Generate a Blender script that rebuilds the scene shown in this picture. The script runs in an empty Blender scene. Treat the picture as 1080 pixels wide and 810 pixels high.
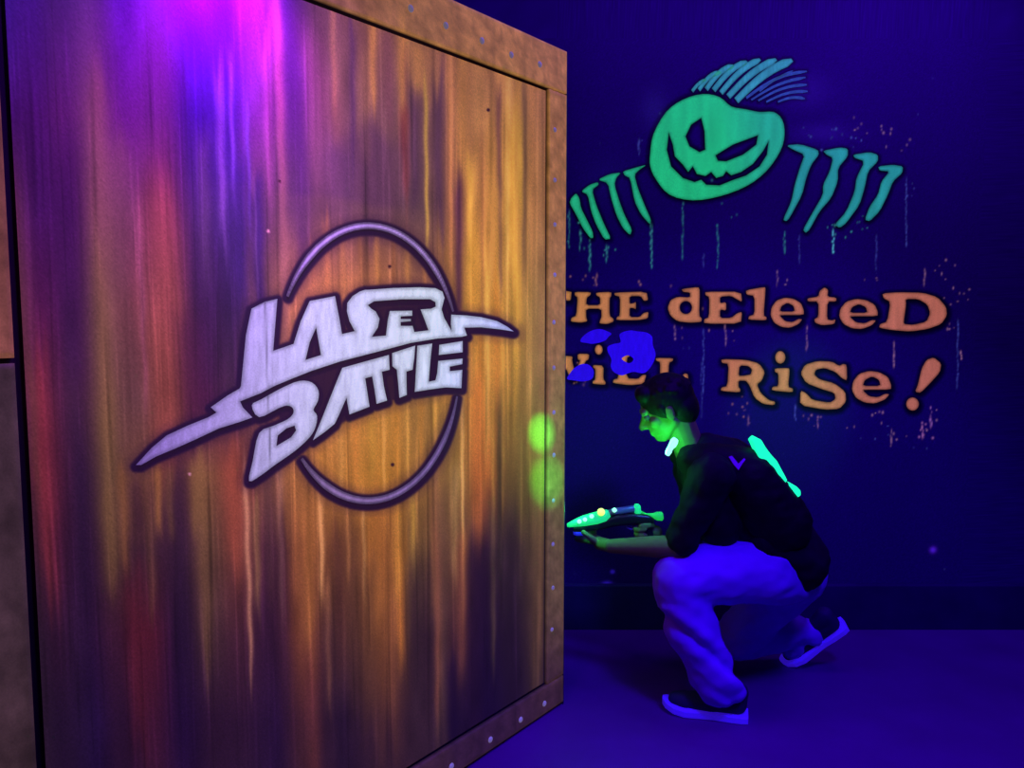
import bpy, bmesh, math, random
import numpy as np
from mathutils import Vector, Matrix, noise
from mathutils.geometry import delaunay_2d_cdt

random.seed(7)
RNG = np.random.default_rng(7)
SC = bpy.context.scene
COL = SC.collection
SC.view_settings.view_transform = 'Standard'
SC.view_settings.look = 'None'
SC.view_settings.exposure = 0
SC.view_settings.gamma = 1

# ------------------------------------------------------------------ camera
F, CX, CY, H = 850.0, 540.0, 405.0, 1.45
P = math.radians(5.04)
cd = bpy.data.cameras.new('camera'); cam = bpy.data.objects.new('camera', cd); COL.objects.link(cam)
cd.sensor_width = 36; cd.lens = 36 * F / 1080
cam.location = (0, 0, H); cam.rotation_euler = (math.pi / 2 - P, 0, 0)
SC.camera = cam

def ray(px, py):
    a = (px - CX) / F; b = (CY - py) / F
    return Vector((a, math.cos(P) + b * math.sin(P), -math.sin(P) + b * math.cos(P)))
def at(px, py, Y):                       # the world point on the vertical plane y = Y
    r = ray(px, py); t = Y / r.y
    return Vector((r.x * t, Y, H + r.z * t))
def project(x, y, z):
    zz = z - H
    d = y * math.cos(P) - zz * math.sin(P)
    return CX + F * x / d, CY - F * (y * math.sin(P) + zz * math.cos(P)) / d

# partition plane
AX = at(592, 742, 2.886)
E0 = Vector((AX.x, 2.886, 0))
D = Vector((0.6143, 0.7891, 0)).normalized()
N = Vector((D.y, -D.x, 0))
def pan(u, v, w=0.0):
    return E0 - D * u + N * w + Vector((0, 0, v))
def pan_uv(px, py, w=0.0):
    r = ray(px, py); o = Vector((0, 0, H)) - (E0 + N * w)
    t = -o.dot(N) / r.dot(N)
    q = Vector((0, 0, H)) + r * t
    return -(q - E0).dot(D), q.z

YW = 3.6                                  # the mural wall
def lin(c):
    c = np.asarray(c, float) / 255
    return np.where(c <= .04045, c / 12.92, ((c + .055) / 1.055) ** 2.4)

# ------------------------------------------------------------------ materials
def principled(name, base, rough=.7, emit=None, es=0, metal=0, bump=None, spec=.3):
    m = bpy.data.materials.new(name); m.use_nodes = True
    nt = m.node_tree; b = nt.nodes['Principled BSDF']
    b.inputs['Base Color'].default_value = (*base, 1)
    b.inputs['Roughness'].default_value = rough
    b.inputs['Metallic'].default_value = metal
    b.inputs['Specular IOR Level'].default_value = spec
    if emit is not None:
        b.inputs['Emission Color'].default_value = (*emit, 1)
        b.inputs['Emission Strength'].default_value = es
    if bump:
        tc = nt.nodes.new('ShaderNodeTexCoord'); nz = nt.nodes.new('ShaderNodeTexNoise')
        nz.inputs['Scale'].default_value = bump[0]; nz.inputs['Detail'].default_value = 5
        bp = nt.nodes.new('ShaderNodeBump'); bp.inputs['Strength'].default_value = bump[1]; bp.inputs['Distance'].default_value = .01
        nt.links.new(tc.outputs['Object'], nz.inputs['Vector'])
        nt.links.new(nz.outputs['Fac'], bp.inputs['Height']); nt.links.new(bp.outputs['Normal'], b.inputs['Normal'])
    return m

def mottled(name, c1, c2, scale, rough=.7, bump=.15, spec=.2, stretch=(1, 1, 1)):
    m = principled(name, c1, rough, spec=spec); nt = m.node_tree; b = nt.nodes['Principled BSDF']
    tc = nt.nodes.new('ShaderNodeTexCoord'); mp = nt.nodes.new('ShaderNodeMapping'); nz = nt.nodes.new('ShaderNodeTexNoise')
    mp.inputs['Scale'].default_value = stretch
    nz.inputs['Scale'].default_value = scale; nz.inputs['Detail'].default_value = 6
    cr = nt.nodes.new('ShaderNodeValToRGB')
    cr.color_ramp.elements[0].color = (*c1, 1); cr.color_ramp.elements[0].position = .3
    cr.color_ramp.elements[1].color = (*c2, 1); cr.color_ramp.elements[1].position = .7
    nt.links.new(tc.outputs['Object'], mp.inputs['Vector']); nt.links.new(mp.outputs['Vector'], nz.inputs['Vector'])
    nt.links.new(nz.outputs['Fac'], cr.inputs['Fac']); nt.links.new(cr.outputs['Color'], b.inputs['Base Color'])
    bp = nt.nodes.new('ShaderNodeBump'); bp.inputs['Strength'].default_value = bump; bp.inputs['Distance'].default_value = .01
    nt.links.new(nz.outputs['Fac'], bp.inputs['Height']); nt.links.new(bp.outputs['Normal'], b.inputs['Normal'])
    return m

def painted(name, glow, base_gain=1.0, rough=.6, spec=.15):
    """hand-painted surface: the brushed colours live in the mesh's colour attribute; glow = how far the paint fluoresces"""
    m = principled(name, (1, 1, 1), rough, spec=spec); nt = m.node_tree; b = nt.nodes['Principled BSDF']
    at_ = nt.nodes.new('ShaderNodeAttribute'); at_.attribute_name = 'Paint'
    mul = nt.nodes.new('ShaderNodeMix'); mul.data_type = 'RGBA'; mul.blend_type = 'MULTIPLY'; mul.inputs[0].default_value = 1
    tc = nt.nodes.new('ShaderNodeTexCoord'); nz = nt.nodes.new('ShaderNodeTexNoise'); nz.inputs['Scale'].default_value = 260
    mr = nt.nodes.new('ShaderNodeMapRange'); mr.inputs['To Min'].default_value = base_gain * .75; mr.inputs['To Max'].default_value = base_gain * 1.25
    nt.links.new(tc.outputs['Object'], nz.inputs['Vector']); nt.links.new(nz.outputs['Fac'], mr.inputs['Value'])
    nt.links.new(at_.outputs['Color'], mul.inputs[6]); nt.links.new(mr.outputs['Result'], mul.inputs[7])
    nt.links.new(mul.outputs[2], b.inputs['Base Color'])
    if glow:
        nt.links.new(mul.outputs[2], b.inputs['Emission Color']); b.inputs['Emission Strength'].default_value = glow
    return m

M = {}
M['rust_paint'] = painted('fluorescent_rust_paint', .62)
M['logo_paint'] = painted('fluorescent_silver_paint', .72)
M['glow_paint'] = painted('fluorescent_wall_paint', .85, .85)
M['wall_paint'] = painted('dark_blue_wall_paint', 0)
M['floor'] = mottled('dark_blue_floor', (.11, .004, .17), (.14, .006, .22), 3.5, .55, .1)
M['ceiling'] = mottled('black_ceiling', (.01, .01, .03), (.015, .015, .04), 4)
M['side_wall'] = mottled('dark_side_wall', (.02, .01, .07), (.03, .015, .09), 3)
M['base'] = mottled('dark_baseboard', (.02, .01, .065), (.035, .015, .095), 6)
M['post'] = principled('dark_edge_metal', (.035, .03, .07), .45, spec=.4)
M['groove'] = principled('groove_black', lin((42, 14, 50)), .8)
M['rivet'] = mottled('worn_rivet_added_glow', tuple(lin((120, 100, 130))), tuple(lin((180, 165, 190))), 60, .4)
M['rivet'].node_tree.nodes['Principled BSDF'].inputs['Emission Color'].default_value = (*lin((120, 108, 130)), 1); M['rivet'].node_tree.nodes['Principled BSDF'].inputs['Emission Strength'].default_value = .6  # glow added to the rivets in place of light that misses them
M['skin'] = mottled('skin', (.17, .20, .055), (.20, .23, .07), 30, .5, .05)
M['hair'] = mottled('black_hair', (.006, .006, .004), (.012, .012, .008), 60, .6, .4, stretch=(1, 1, .2))
M['shirt'] = mottled('dark_shirt', (.006, .004, .007), (.010, .006, .018), 14, .85, .3)
M['vest'] = mottled('black_vest', (.004, .003, .004), (.006, .004, .009), 18, .7, .3)
M['trousers'] = mottled('pale_trousers', (.26, .015, .78), (.32, .02, .88), 9, .9, .12)
M['upper'] = mottled('dark_shoe', (.02, .015, .05), (.03, .02, .08), 20, .7)
M['sole'] = principled('white_sole', (.2, .03, .9), .5, emit=(.05, .01, .9), es=.35)
M['green_led'] = principled('green_light', (.0, .3, .15), .4, emit=tuple(lin((25, 250, 175))), es=1.25)
M['led_white'] = principled('white_green_led', (.4, .6, .5), .4, emit=tuple(lin((150, 255, 215))), es=1.4)
M['led_warm'] = principled('warm_led', (.4, .4, .2), .4, emit=tuple(lin((225, 245, 110))), es=1.2)
M['gun_green'] = principled('green_lit_plastic', (.05, .5, .25), .35, emit=tuple(lin((25, 220, 115))), es=.85)
M['gun_rear'] = principled('green_lit_cap', (.05, .4, .15), .4, emit=tuple(lin((25, 200, 60))), es=.8)
M['gun_dark'] = principled('black_gun_plastic', (.015, .012, .02), .35, spec=.5)
M['gun_grey'] = principled('grey_gun_barrel', (.22, .25, .45), .35, metal=.3)
M['gun_blue'] = principled('blue_gun_grip', (.05, .05, .7), .4, emit=(.02, .02, .8), es=.5)
M['chevron'] = principled('chevron_print', (.05, .02, .3), .6, emit=(.06, .0, .6), es=.7)
M['eye'] = principled('eye_white', (.12, .10, .08), .2, spec=.6)

# ------------------------------------------------------------------ object helpers
def link(name, me, mat=None, parent=None, smooth=False):
    o = bpy.data.objects.new(name, me); COL.objects.link(o)
    if mat: me.materials.append(mat)
    if parent:
        o.parent = parent
        o.matrix_parent_inverse = Matrix.Translation(-Vector(parent.location)) if parent.type == 'EMPTY' else Matrix.Identity(4)
    if smooth: me.shade_smooth()
    return o
def tag(o, label=None, cat=None, group=None, kind=None):
    if label: o['label'] = label
    if cat: o['category'] = cat
    if group: o['group'] = group
    if kind: o['kind'] = kind
    return o
def empty(name, loc):
    o = bpy.data.objects.new(name, None); COL.objects.link(o); o.location = loc; o.empty_display_size = .1
    return o
def from_bm(name, bm, mat, parent=None, smooth=False):
    bmesh.ops.recalc_face_normals(bm, faces=bm.faces)
    me = bpy.data.meshes.new(name); bm.to_mesh(me); bm.free()
    return link(name, me, mat, parent, smooth)
def prism(corners, ext):
    """bmesh of a closed slab: list of Vectors (front face) pushed by ext"""
    bm = bmesh.new(); a = [bm.verts.new(c) for c in corners]; b = [bm.verts.new(c + ext) for c in corners]
    bm.faces.new(a); bm.faces.new(b[::-1]); n = len(a)
    for i in range(n): bm.faces.new((a[i], a[(i + 1) % n], b[(i + 1) % n], b[i]))
    return bm
def box(name, lo, hi, mat, parent=None, kind=None):
    lo = Vector(lo); hi = Vector(hi)
    c = [Vector((lo.x, lo.y, lo.z)), Vector((hi.x, lo.y, lo.z)), Vector((hi.x, hi.y, lo.z)), Vector((lo.x, hi.y, lo.z))]
    o = from_bm(name, prism(c, Vector((0, 0, hi.z - lo.z))), mat, parent)
    if kind: o['kind'] = kind
    return o

def set_paint(me, cols):                       # cols: n x 3, linear
    ca = me.color_attributes.new('Paint', 'FLOAT_COLOR', 'POINT')
    a = np.ones((len(me.vertices), 4), np.float32); a[:, :3] = cols
    ca.data.foreach_set('color', a.ravel())

def grid_mesh(name, pts, nr, nc):
    me = bpy.data.meshes.new(name)
    me.vertices.add(nr * nc); me.vertices.foreach_set('co', pts.reshape(-1).astype(np.float32))
    idx = np.arange(nr * nc).reshape(nr, nc)
    q = np.stack([idx[:-1, :-1], idx[:-1, 1:], idx[1:, 1:], idx[1:, :-1]], -1).reshape(-1, 4)
    me.loops.add(q.size); me.loops.foreach_set('vertex_index', q.ravel().astype(np.int32))
    me.polygons.add(len(q)); me.polygons.foreach_set('loop_start', np.arange(0, q.size, 4, dtype=np.int32))
    me.update(calc_edges=True)
    return me

def inside(loops, X, Y):
    r = np.zeros(X.shape, bool)
    for lp in loops:
        n = len(lp)
        for i in range(n):
            x1, y1 = lp[i]; x2, y2 = lp[(i + 1) % n]
            if y1 == y2: continue
            c = ((y1 > Y) != (y2 > Y)) & (X < (x2 - x1) * (Y - y1) / (y2 - y1) + x1)
            r ^= c
    return r
def dist(loops, X, Y):
    d = np.full(X.shape, 1e9)
    for lp in loops:
        n = len(lp)
        for i in range(n):
            x1, y1 = lp[i]; x2, y2 = lp[(i + 1) % n]
            dx, dy = x2 - x1, y2 - y1; L = dx * dx + dy * dy + 1e-12
            t = np.clip(((X - x1) * dx + (Y - y1) * dy) / L, 0, 1)
            d = np.minimum(d, np.hypot(X - x1 - t * dx, Y - y1 - t * dy))
    return d
def sdf(loops, X, Y):
    d = dist(loops, X, Y)
    return np.where(inside(loops, X, Y), -d, d)
def smooth_loop(lp, k=4):
    out = []; n = len(lp)
    for i in range(n):
        p0, p1, p2, p3 = [np.array(lp[(i + j - 1) % n], float) for j in range(4)]
        for s in range(k):
            t = s / k
            out.append(tuple(.5 * ((2 * p1) + (-p0 + p2) * t + (2 * p0 - 5 * p1 + 4 * p2 - p3) * t * t + (-p0 + 3 * p1 - 3 * p2 + p3) * t ** 3)))
    return out
def chaikin(lp, it=1):
    for _ in range(it):
        o = []; n = len(lp)
        for i in range(n):
            a = np.array(lp[i]); b = np.array(lp[(i + 1) % n])
            o += [tuple(a * .82 + b * .18), tuple(a * .18 + b * .82)]
        lp = o
    return lp

def paint_patch(name, loops, plane, colour, mat, parent, step=2.2, thick=None):
    """a flat painted shape: outline loops (with holes, even-odd), filled with fine triangles, coloured per vertex"""
    vs = []; es = []
    for lp in loops:
        b = len(vs); n = len(lp)
        vs += [Vector(p) for p in lp]; es += [(b + i, b + (i + 1) % n) for i in range(n)]
    A = np.array([tuple(v) for v in vs])
    gx = np.arange(A[:, 0].min(), A[:, 0].max(), step); gy = np.arange(A[:, 1].min(), A[:, 1].max(), step)
    if len(gx) and len(gy):
        X, Y = np.meshgrid(gx, gy); X = X.ravel(); Y = Y.ravel()
        ok = sdf(loops, X, Y) < -step * .35
        vs += [Vector((x, y)) for x, y in zip(X[ok], Y[ok])]
    r = delaunay_2d_cdt(vs, es, [], 0, 1e-5)
    V = np.array([tuple(v) for v in r[0]]); T = np.array([f for f in r[2]])
    c = V[T].mean(1); T = T[inside(loops, c[:, 0], c[:, 1])]
    me = bpy.data.meshes.new(name)
    used = np.unique(T); mp = -np.ones(len(V), int); mp[used] = np.arange(len(used)); V = V[used]; T = mp[T]
    me.from_pydata([plane(x, y) for x, y in V], [], [tuple(t) for t in T.tolist()])
    e = -sdf(loops, V[:, 0], V[:, 1]); e = np.maximum(e, 0)
    set_paint(me, colour(V[:, 0], V[:, 1], e))
    return link(name, me, mat, parent)

def Z(ox, oy, s, pts):                          # measured outline points -> picture frame of the mural survey
    return [(ox + x / s, oy + y / s) for x, y in pts]

# ------------------------------------------------------------------ the LASER BATTLE emblem (outlines)
zB = lambda p: Z(240, 290, 6.75, p)
zC = lambda p: Z(350, 290, 5.4, p)
zD = lambda p: Z(120, 390, 4.5, p)
LASER = [
 zD([(105, 452), (180, 370), (250, 312), (350, 265), (450, 225), (487, 203), (460, 178), (540, 122), (598, 88)]) +
 zB([(95, 790), (130, 430), (170, 240), (265, 190), (355, 170), (340, 350), (325, 540), (400, 515), (470, 490), (520, 330), (585, 185), (765, 150),
     (800, 330), (815, 420), (905, 400), (868, 330), (850, 260), (852, 200), (890, 150), (940, 118), (980, 105)]) +
 zC([(200, 85), (350, 74), (500, 70), (590, 75), (630, 95), (642, 130), (625, 195), (640, 245), (682, 318), (678, 280), (680, 226), (760, 230), (850, 240),
     (940, 262), (1000, 295), (1036, 322), (960, 310), (850, 298), (755, 300), (770, 345), (740, 352), (600, 362), (450, 387), (250, 440), (50, 492)]) +
 zB([(600, 682), (450, 742), (330, 792)]) +
 zD([(700, 110), (600, 150), (612, 178), (658, 226), (600, 247), (500, 278), (400, 325), (300, 370), (200, 412), (130, 452)]),
 zB([(630, 375), (665, 570), (555, 605), (585, 480)]),
 zC([(205, 172), (240, 150), (400, 138), (560, 138), (590, 155), (592, 180), (565, 192), (505, 196), (530, 260), (550, 315), (470, 325), (460, 290),
     (392, 290), (392, 268), (450, 263), (450, 251), (392, 251), (392, 236), (458, 232), (458, 203), (330, 205), (318, 260), (308, 345), (228, 352),
     (262, 300), (272, 250), (250, 208), (225, 192)])]
LET_B = [smooth_loop(zD([(655, 168), (700, 140), (800, 85), (880, 53), (940, 60), (972, 100), (968, 150), (948, 190), (965, 218), (958, 270), (930, 320),
     (860, 385), (760, 455), (700, 500), (642, 528), (660, 430), (690, 300), (760, 265), (825, 235), (852, 206), (848, 180), (822, 170), (780, 183), (690, 225)]), 3),
     zD([(778, 312), (820, 278), (858, 265), (865, 288), (842, 320), (772, 362)])]
LET_AT = [[(330, 464.4), (338, 445), (346, 425), (354, 405), (361, 388), (387, 380.7), (410.2, 374.3), (411, 390), (402.8, 392), (405, 408), (408.3, 422.4),
     (397.2, 426), (395, 411), (392.5, 397), (385.2, 399), (387.5, 414), (389.8, 428.9), (368.5, 437.2), (366.5, 426), (365.5, 419.6), (357.4, 438), (353, 447), (342, 456)]]
LET_T = [zC([(343, 445), (475, 402), (470, 470), (460, 540), (425, 550), (425, 600), (427, 683), (385, 700), (378, 620), (370, 540), (345, 520)])]
LET_L = [zC([(487, 403), (572, 390), (562, 480), (552, 608), (590, 600), (600, 560), (606, 490), (745, 476), (743, 508), (672, 522), (672, 548), (743, 540),
     (738, 645), (650, 640), (560, 652), (472, 666)])]
LET_E = [zC([(612, 398), (745, 376), (745, 440), (609, 456)])]
RC, RX, RY = (388, 383), 97, 145
def arc(a0, a1, w0, w1, n=60):
    o = []; i_ = []
    for k in range(n + 1):
        t = k / n; a = math.radians(a0 + (a1 - a0) * t); w = (w0 + (w1 - w0) * t) * min(1, .35 + 4 * min(t, 1 - t)) / 2
        o.append((RC[0] + (RX + w) * math.cos(a), RC[1] + (RY + w) * math.sin(a)))
        i_.append((RC[0] + (RX - w) * math.cos(a), RC[1] + (RY - w) * math.sin(a)))
    return [o + i_[::-1]]
RING_T = arc(209, 338, 8.5, 6); RING_B = arc(14, 136, 5, 9)
BACK = [[(254, 424), (300, 404), (330, 391), (360, 381), (396, 371), (433, 361), (490, 355), (489, 412), (470, 409), (440, 414), (408, 426), (370, 441), (345, 460), (328, 468), (300, 480), (290, 420)]]
LOGO = [LASER, LET_B, LET_AT, LET_T, LET_L, LET_E, RING_T, RING_B]

# ------------------------------------------------------------------ partition
GX0, GX1 = 21.0, 575.0          # grooves left and right (at mid height)
part = empty('painted_metal_panel', E0)
tag(part, 'tall partition painted as rusty riveted metal with a silver LASER BATTLE emblem', 'partition', kind='thing')
TOPV = pan_uv(591, 53)[1]
gu_r = pan_uv(575.5, 400)[0]
gu_l = pan_uv(20.5, 400)[0]
gv_t = pan_uv(576, 94)[1]
gv_b = pan_uv(573, 722)[1]
U_END = gu_l + .22

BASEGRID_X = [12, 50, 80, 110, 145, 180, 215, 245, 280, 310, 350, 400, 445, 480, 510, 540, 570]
BASEGRID = [  # measured undertone colours, top to foot; dimmer light at the foot painted in
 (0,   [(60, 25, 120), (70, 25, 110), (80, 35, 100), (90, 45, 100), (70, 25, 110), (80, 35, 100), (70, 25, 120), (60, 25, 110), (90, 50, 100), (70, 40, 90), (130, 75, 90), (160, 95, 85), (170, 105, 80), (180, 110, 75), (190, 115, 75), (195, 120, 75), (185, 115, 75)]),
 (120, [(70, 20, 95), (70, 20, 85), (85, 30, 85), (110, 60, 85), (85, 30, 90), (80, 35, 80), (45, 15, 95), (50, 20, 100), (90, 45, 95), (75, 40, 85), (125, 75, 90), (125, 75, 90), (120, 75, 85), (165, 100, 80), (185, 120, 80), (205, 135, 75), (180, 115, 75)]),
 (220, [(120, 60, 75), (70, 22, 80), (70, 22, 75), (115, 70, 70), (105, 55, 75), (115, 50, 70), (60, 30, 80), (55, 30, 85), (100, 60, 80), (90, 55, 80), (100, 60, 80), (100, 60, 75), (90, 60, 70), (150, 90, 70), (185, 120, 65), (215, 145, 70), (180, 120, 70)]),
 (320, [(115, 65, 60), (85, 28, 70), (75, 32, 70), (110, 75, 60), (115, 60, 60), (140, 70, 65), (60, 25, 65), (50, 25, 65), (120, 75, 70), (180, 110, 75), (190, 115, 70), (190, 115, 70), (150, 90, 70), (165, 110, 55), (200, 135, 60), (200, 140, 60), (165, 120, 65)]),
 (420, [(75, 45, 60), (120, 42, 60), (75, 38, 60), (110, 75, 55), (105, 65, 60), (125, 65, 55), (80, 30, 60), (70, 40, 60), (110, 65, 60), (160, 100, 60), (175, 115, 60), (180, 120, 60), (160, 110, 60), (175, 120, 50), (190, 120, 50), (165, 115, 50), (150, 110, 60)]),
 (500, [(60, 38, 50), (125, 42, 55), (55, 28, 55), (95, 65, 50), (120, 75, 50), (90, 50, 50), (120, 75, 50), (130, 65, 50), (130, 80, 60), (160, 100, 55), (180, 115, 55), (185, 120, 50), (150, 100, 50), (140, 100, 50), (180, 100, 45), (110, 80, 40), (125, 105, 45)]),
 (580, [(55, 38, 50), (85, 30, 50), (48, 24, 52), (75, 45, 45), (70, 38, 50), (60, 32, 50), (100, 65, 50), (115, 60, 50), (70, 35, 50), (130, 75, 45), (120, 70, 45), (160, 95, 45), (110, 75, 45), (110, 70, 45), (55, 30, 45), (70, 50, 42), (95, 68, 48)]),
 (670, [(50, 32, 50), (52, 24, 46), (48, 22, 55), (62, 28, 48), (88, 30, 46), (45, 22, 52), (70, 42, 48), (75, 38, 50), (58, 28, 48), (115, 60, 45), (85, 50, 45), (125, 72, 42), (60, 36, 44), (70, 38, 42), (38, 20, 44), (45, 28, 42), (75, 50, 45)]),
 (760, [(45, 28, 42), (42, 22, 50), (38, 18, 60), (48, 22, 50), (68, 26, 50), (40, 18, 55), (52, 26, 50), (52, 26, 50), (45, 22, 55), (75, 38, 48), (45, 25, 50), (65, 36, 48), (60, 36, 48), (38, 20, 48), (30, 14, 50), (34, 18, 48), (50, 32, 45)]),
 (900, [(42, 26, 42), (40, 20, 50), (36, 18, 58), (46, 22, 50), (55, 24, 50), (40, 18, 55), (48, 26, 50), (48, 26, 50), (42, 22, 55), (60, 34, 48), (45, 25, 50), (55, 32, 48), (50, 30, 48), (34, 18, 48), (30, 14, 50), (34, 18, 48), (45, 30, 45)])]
# x, y0, y1, half-width, colour (violet light's tint mixed in near the top), opacity
ST = [
 (105, 90, 300, 9, (150, 90, 85), .6), (112, 260, 520, 7, (150, 105, 65), .6), (127, 150, 310, 12, (125, 78, 78), .5), (138, 300, 520, 14, (110, 70, 65), .4),
 (150, 230, 410, 2.5, (160, 85, 105), .6), (176, 220, 460, 16, (165, 82, 65), .6), (166, 330, 500, 11, (155, 78, 60), .45), (215, 150, 300, 6, (105, 75, 100), .5),
 (233, 80, 250, 4, (150, 100, 170), .6), (245, 60, 210, 2.2, (140, 90, 180), .6), (262, 110, 240, 1.8, (120, 80, 170), .6), (282, 50, 200, 5, (170, 95, 130), .6),
 (297, 10, 350, 5, (175, 110, 100), .6), (222, 260, 430, 12, (52, 24, 62), .5), (254, 170, 330, 7, (45, 20, 95), .6), (272, 200, 330, 7, (38, 14, 90), .75),
 (270, 200, 300, 1.3, (130, 90, 140), .4), (200, 330, 480, 12, (70, 25, 60), .6), (72, 150, 400, 16, (62, 20, 70), .5), (48, 390, 620, 9, (165, 58, 62), .65), (36, 380, 520, 4, (100, 60, 50), .5),
 (75, 380, 800, 15, (46, 26, 54), .5), (115, 430, 610, 8, (135, 100, 58), .5), (131, 500, 590, 5, (165, 105, 55), .55), (118, 520, 620, 8, (120, 85, 50), .5),
 (145, 505, 560, 6, (60, 30, 50), .5), (167, 488, 560, 3.5, (185, 120, 60), .7), (160, 540, 640, 5, (115, 75, 50), .5), (180, 500, 560, 4, (130, 90, 50), .5),
 (143, 610, 780, 9, (105, 34, 46), .55), (192, 500, 700, 8, (45, 24, 52), .5), (205, 490, 560, 5, (140, 100, 55), .5), (216, 480, 690, 7, (150, 108, 60), .55),
 (216, 560, 700, 14, (80, 50, 48), .3), (247, 470, 600, 9, (165, 78, 55), .6), (262, 510, 690, 2.6, (225, 150, 110), .85), (271, 530, 640, 3.4, (160, 115, 70), .6),
 (284, 480, 620, 5, (90, 55, 55), .5), (296, 470, 640, 3, (160, 110, 90), .5), (280, 640, 800, 10, (50, 25, 52), .4),
 (318, 60, 270, 8, (70, 30, 95), .5), (330, 30, 200, 8, (155, 95, 115), .5), (352, 8, 110, 3, (215, 130, 105), .75), (357, 50, 230, 6, (175, 105, 100), .55), (347, 60, 220, 2, (165, 100, 115), .5),
 (372, 20, 170, 3.5, (95, 50, 110), .6), (393, 18, 115, 4, (235, 145, 85), .85), (386, 60, 160, 6, (180, 112, 90), .6), (379, 80, 150, 3, (160, 100, 95), .5), (410, 20, 130, 5, (140, 75, 100), .6),
 (425, 30, 130, 4.5, (235, 145, 85), .8), (427, 120, 195, 4, (150, 52, 65), .7), (428, 60, 230, 2.2, (150, 80, 80), .4), (442, 45, 100, 9, (220, 140, 75), .65), (453, 60, 110, 5, (185, 115, 80), .6), (467, 40, 85, 3, (120, 70, 80), .6),
 (437, 95, 230, 5, (75, 42, 80), .7), (450, 100, 255, 2, (215, 160, 75), .85), (463, 95, 240, 6, (72, 42, 88), .75), (475, 70, 260, 2.2, (215, 130, 90), .75), (488, 50, 200, 7, (215, 140, 72), .6),
 (496, 170, 300, 4, (250, 175, 80), .85), (484, 190, 340, 4, (62, 26, 70), .8), (505, 60, 140, 7, (205, 135, 80), .5), (509, 150, 330, 2.5, (170, 100, 70), .6), (518, 110, 300, 4, (230, 150, 80), .7),
 (526, 95, 200, 2.5, (105, 55, 75), .7), (528, 190, 300, 2.2, (120, 75, 70), .7), (537, 70, 140, 3.2, (255, 180, 105), .85), (541, 110, 300, 6.5, (250, 175, 72), .8), (535, 160, 340, 2, (255, 190, 100), .7),
 (553, 85, 290, 2.4, (115, 80, 62), .75), (549, 130, 220, 2.5, (220, 165, 60), .5), (562, 80, 260, 3, (210, 135, 80), .5), (558, 200, 300, 1.6, (220, 150, 90), .5), (570, 85, 700, 2.6, (185, 125, 80), .4),
 (397, 140, 245, 26, (82, 44, 90), .65), (360, 165, 235, 16, (84, 48, 95), .5), (358, 150, 225, 10, (95, 55, 100), .45), (320, 200, 260, 8, (80, 45, 80), .4), (375, 212, 250, 60, (125, 82, 78), .35), (345, 235, 330, 3, (220, 130, 80), .5),
 (362, 246, 330, 3, (225, 140, 90), .5), (380, 246, 310, 2, (150, 90, 60), .5), (398, 250, 310, 2.6, (230, 145, 80), .5), (415, 250, 310, 2, (160, 90, 60), .5), (430, 255, 305, 3, (225, 145, 75), .5), (448, 270, 310, 2, (225, 140, 75), .5), (330, 260, 330, 3, (215, 125, 85), .4),
 (500, 260, 440, 6, (225, 150, 62), .7), (514, 280, 470, 2.4, (245, 180, 85), .8), (507, 330, 420, 2, (170, 100, 40), .6), (524, 300, 470, 4, (205, 120, 48), .6), (530, 340, 520, 2, (245, 170, 70), .6), (536, 290, 420, 3, (170, 115, 50), .5),
 (545, 280, 420, 3.5, (230, 165, 62), .65), (558, 280, 500, 2, (225, 165, 80), .5), (566, 300, 480, 2.6, (150, 110, 60), .5), (527, 420, 600, 3.4, (62, 48, 38), .7), (520, 400, 560, 1.6, (200, 140, 60), .6), (550, 380, 560, 4, (120, 90, 45), .5),
 (503, 410, 560, 7, (205, 108, 50), .7), (488, 400, 600, 1.8, (225, 165, 90), .75), (494, 420, 560, 2.5, (140, 90, 45), .5), (480, 500, 600, 3.6, (200, 148, 85), .75), (487, 580, 700, 6, (165, 90, 58), .65), (489, 560, 660, 3, (190, 110, 60), .6),
 (338, 455, 520, 5, (200, 130, 55), .5), (360, 440, 525, 3, (225, 155, 80), .6), (375, 440, 520, 3, (215, 130, 60), .6), (392, 430, 515, 3.4, (200, 140, 60), .6), (405, 430, 510, 2, (240, 165, 90), .6), (418, 425, 510, 4, (190, 120, 50), .6), (430, 420, 505, 2, (235, 165, 80), .6), (444, 420, 500, 3, (205, 130, 55), .5), (458, 415, 480, 3, (215, 150, 65), .5),
 (462, 570, 740, 3.8, (195, 105, 72), .75), (466, 500, 800, 7, (108, 72, 58), .6), (457, 500, 640, 6, (150, 92, 62), .5), (436, 520, 610, 2.6, (205, 150, 65), .8), (431, 540, 680, 3, (120, 85, 50), .5), (423, 570, 710, 4.4, (220, 128, 50), .8),
 (410, 530, 770, 12, (150, 85, 52), .5), (420, 520, 630, 6, (200, 132, 55), .6), (400, 520, 650, 8, (200, 118, 58), .6), (384, 520, 640, 1.8, (225, 155, 95), .75), (390, 600, 760, 9, (115, 70, 52), .5), (367, 520, 610, 2.2, (220, 140, 80), .75), (374, 560, 740, 8, (80, 48, 48), .45),
 (358, 560, 700, 6, (85, 45, 48), .5), (339, 520, 640, 2.6, (240, 165, 105), .85), (346, 620, 735, 3, (200, 125, 85), .7), (326, 540, 700, 8, (190, 115, 58), .65), (318, 560, 680, 5, (150, 85, 55), .5), (330, 680, 830, 8, (112, 54, 50), .6),
 (348, 660, 830, 8, (58, 32, 48), .5), (301, 560, 760, 6, (52, 26, 48), .5), (438, 600, 760, 8, (60, 38, 48), .6), (452, 600, 760, 4, (62, 36, 46), .5), (500, 590, 780, 10, (42, 20, 46), .6), (520, 540, 690, 2.8, (115, 86, 62), .6),
 (540, 560, 760, 9, (40, 22, 42), .5), (565, 540, 720, 5, (118, 82, 55), .5), (478, 700, 800, 5, (28, 12, 48), .5)]

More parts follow.
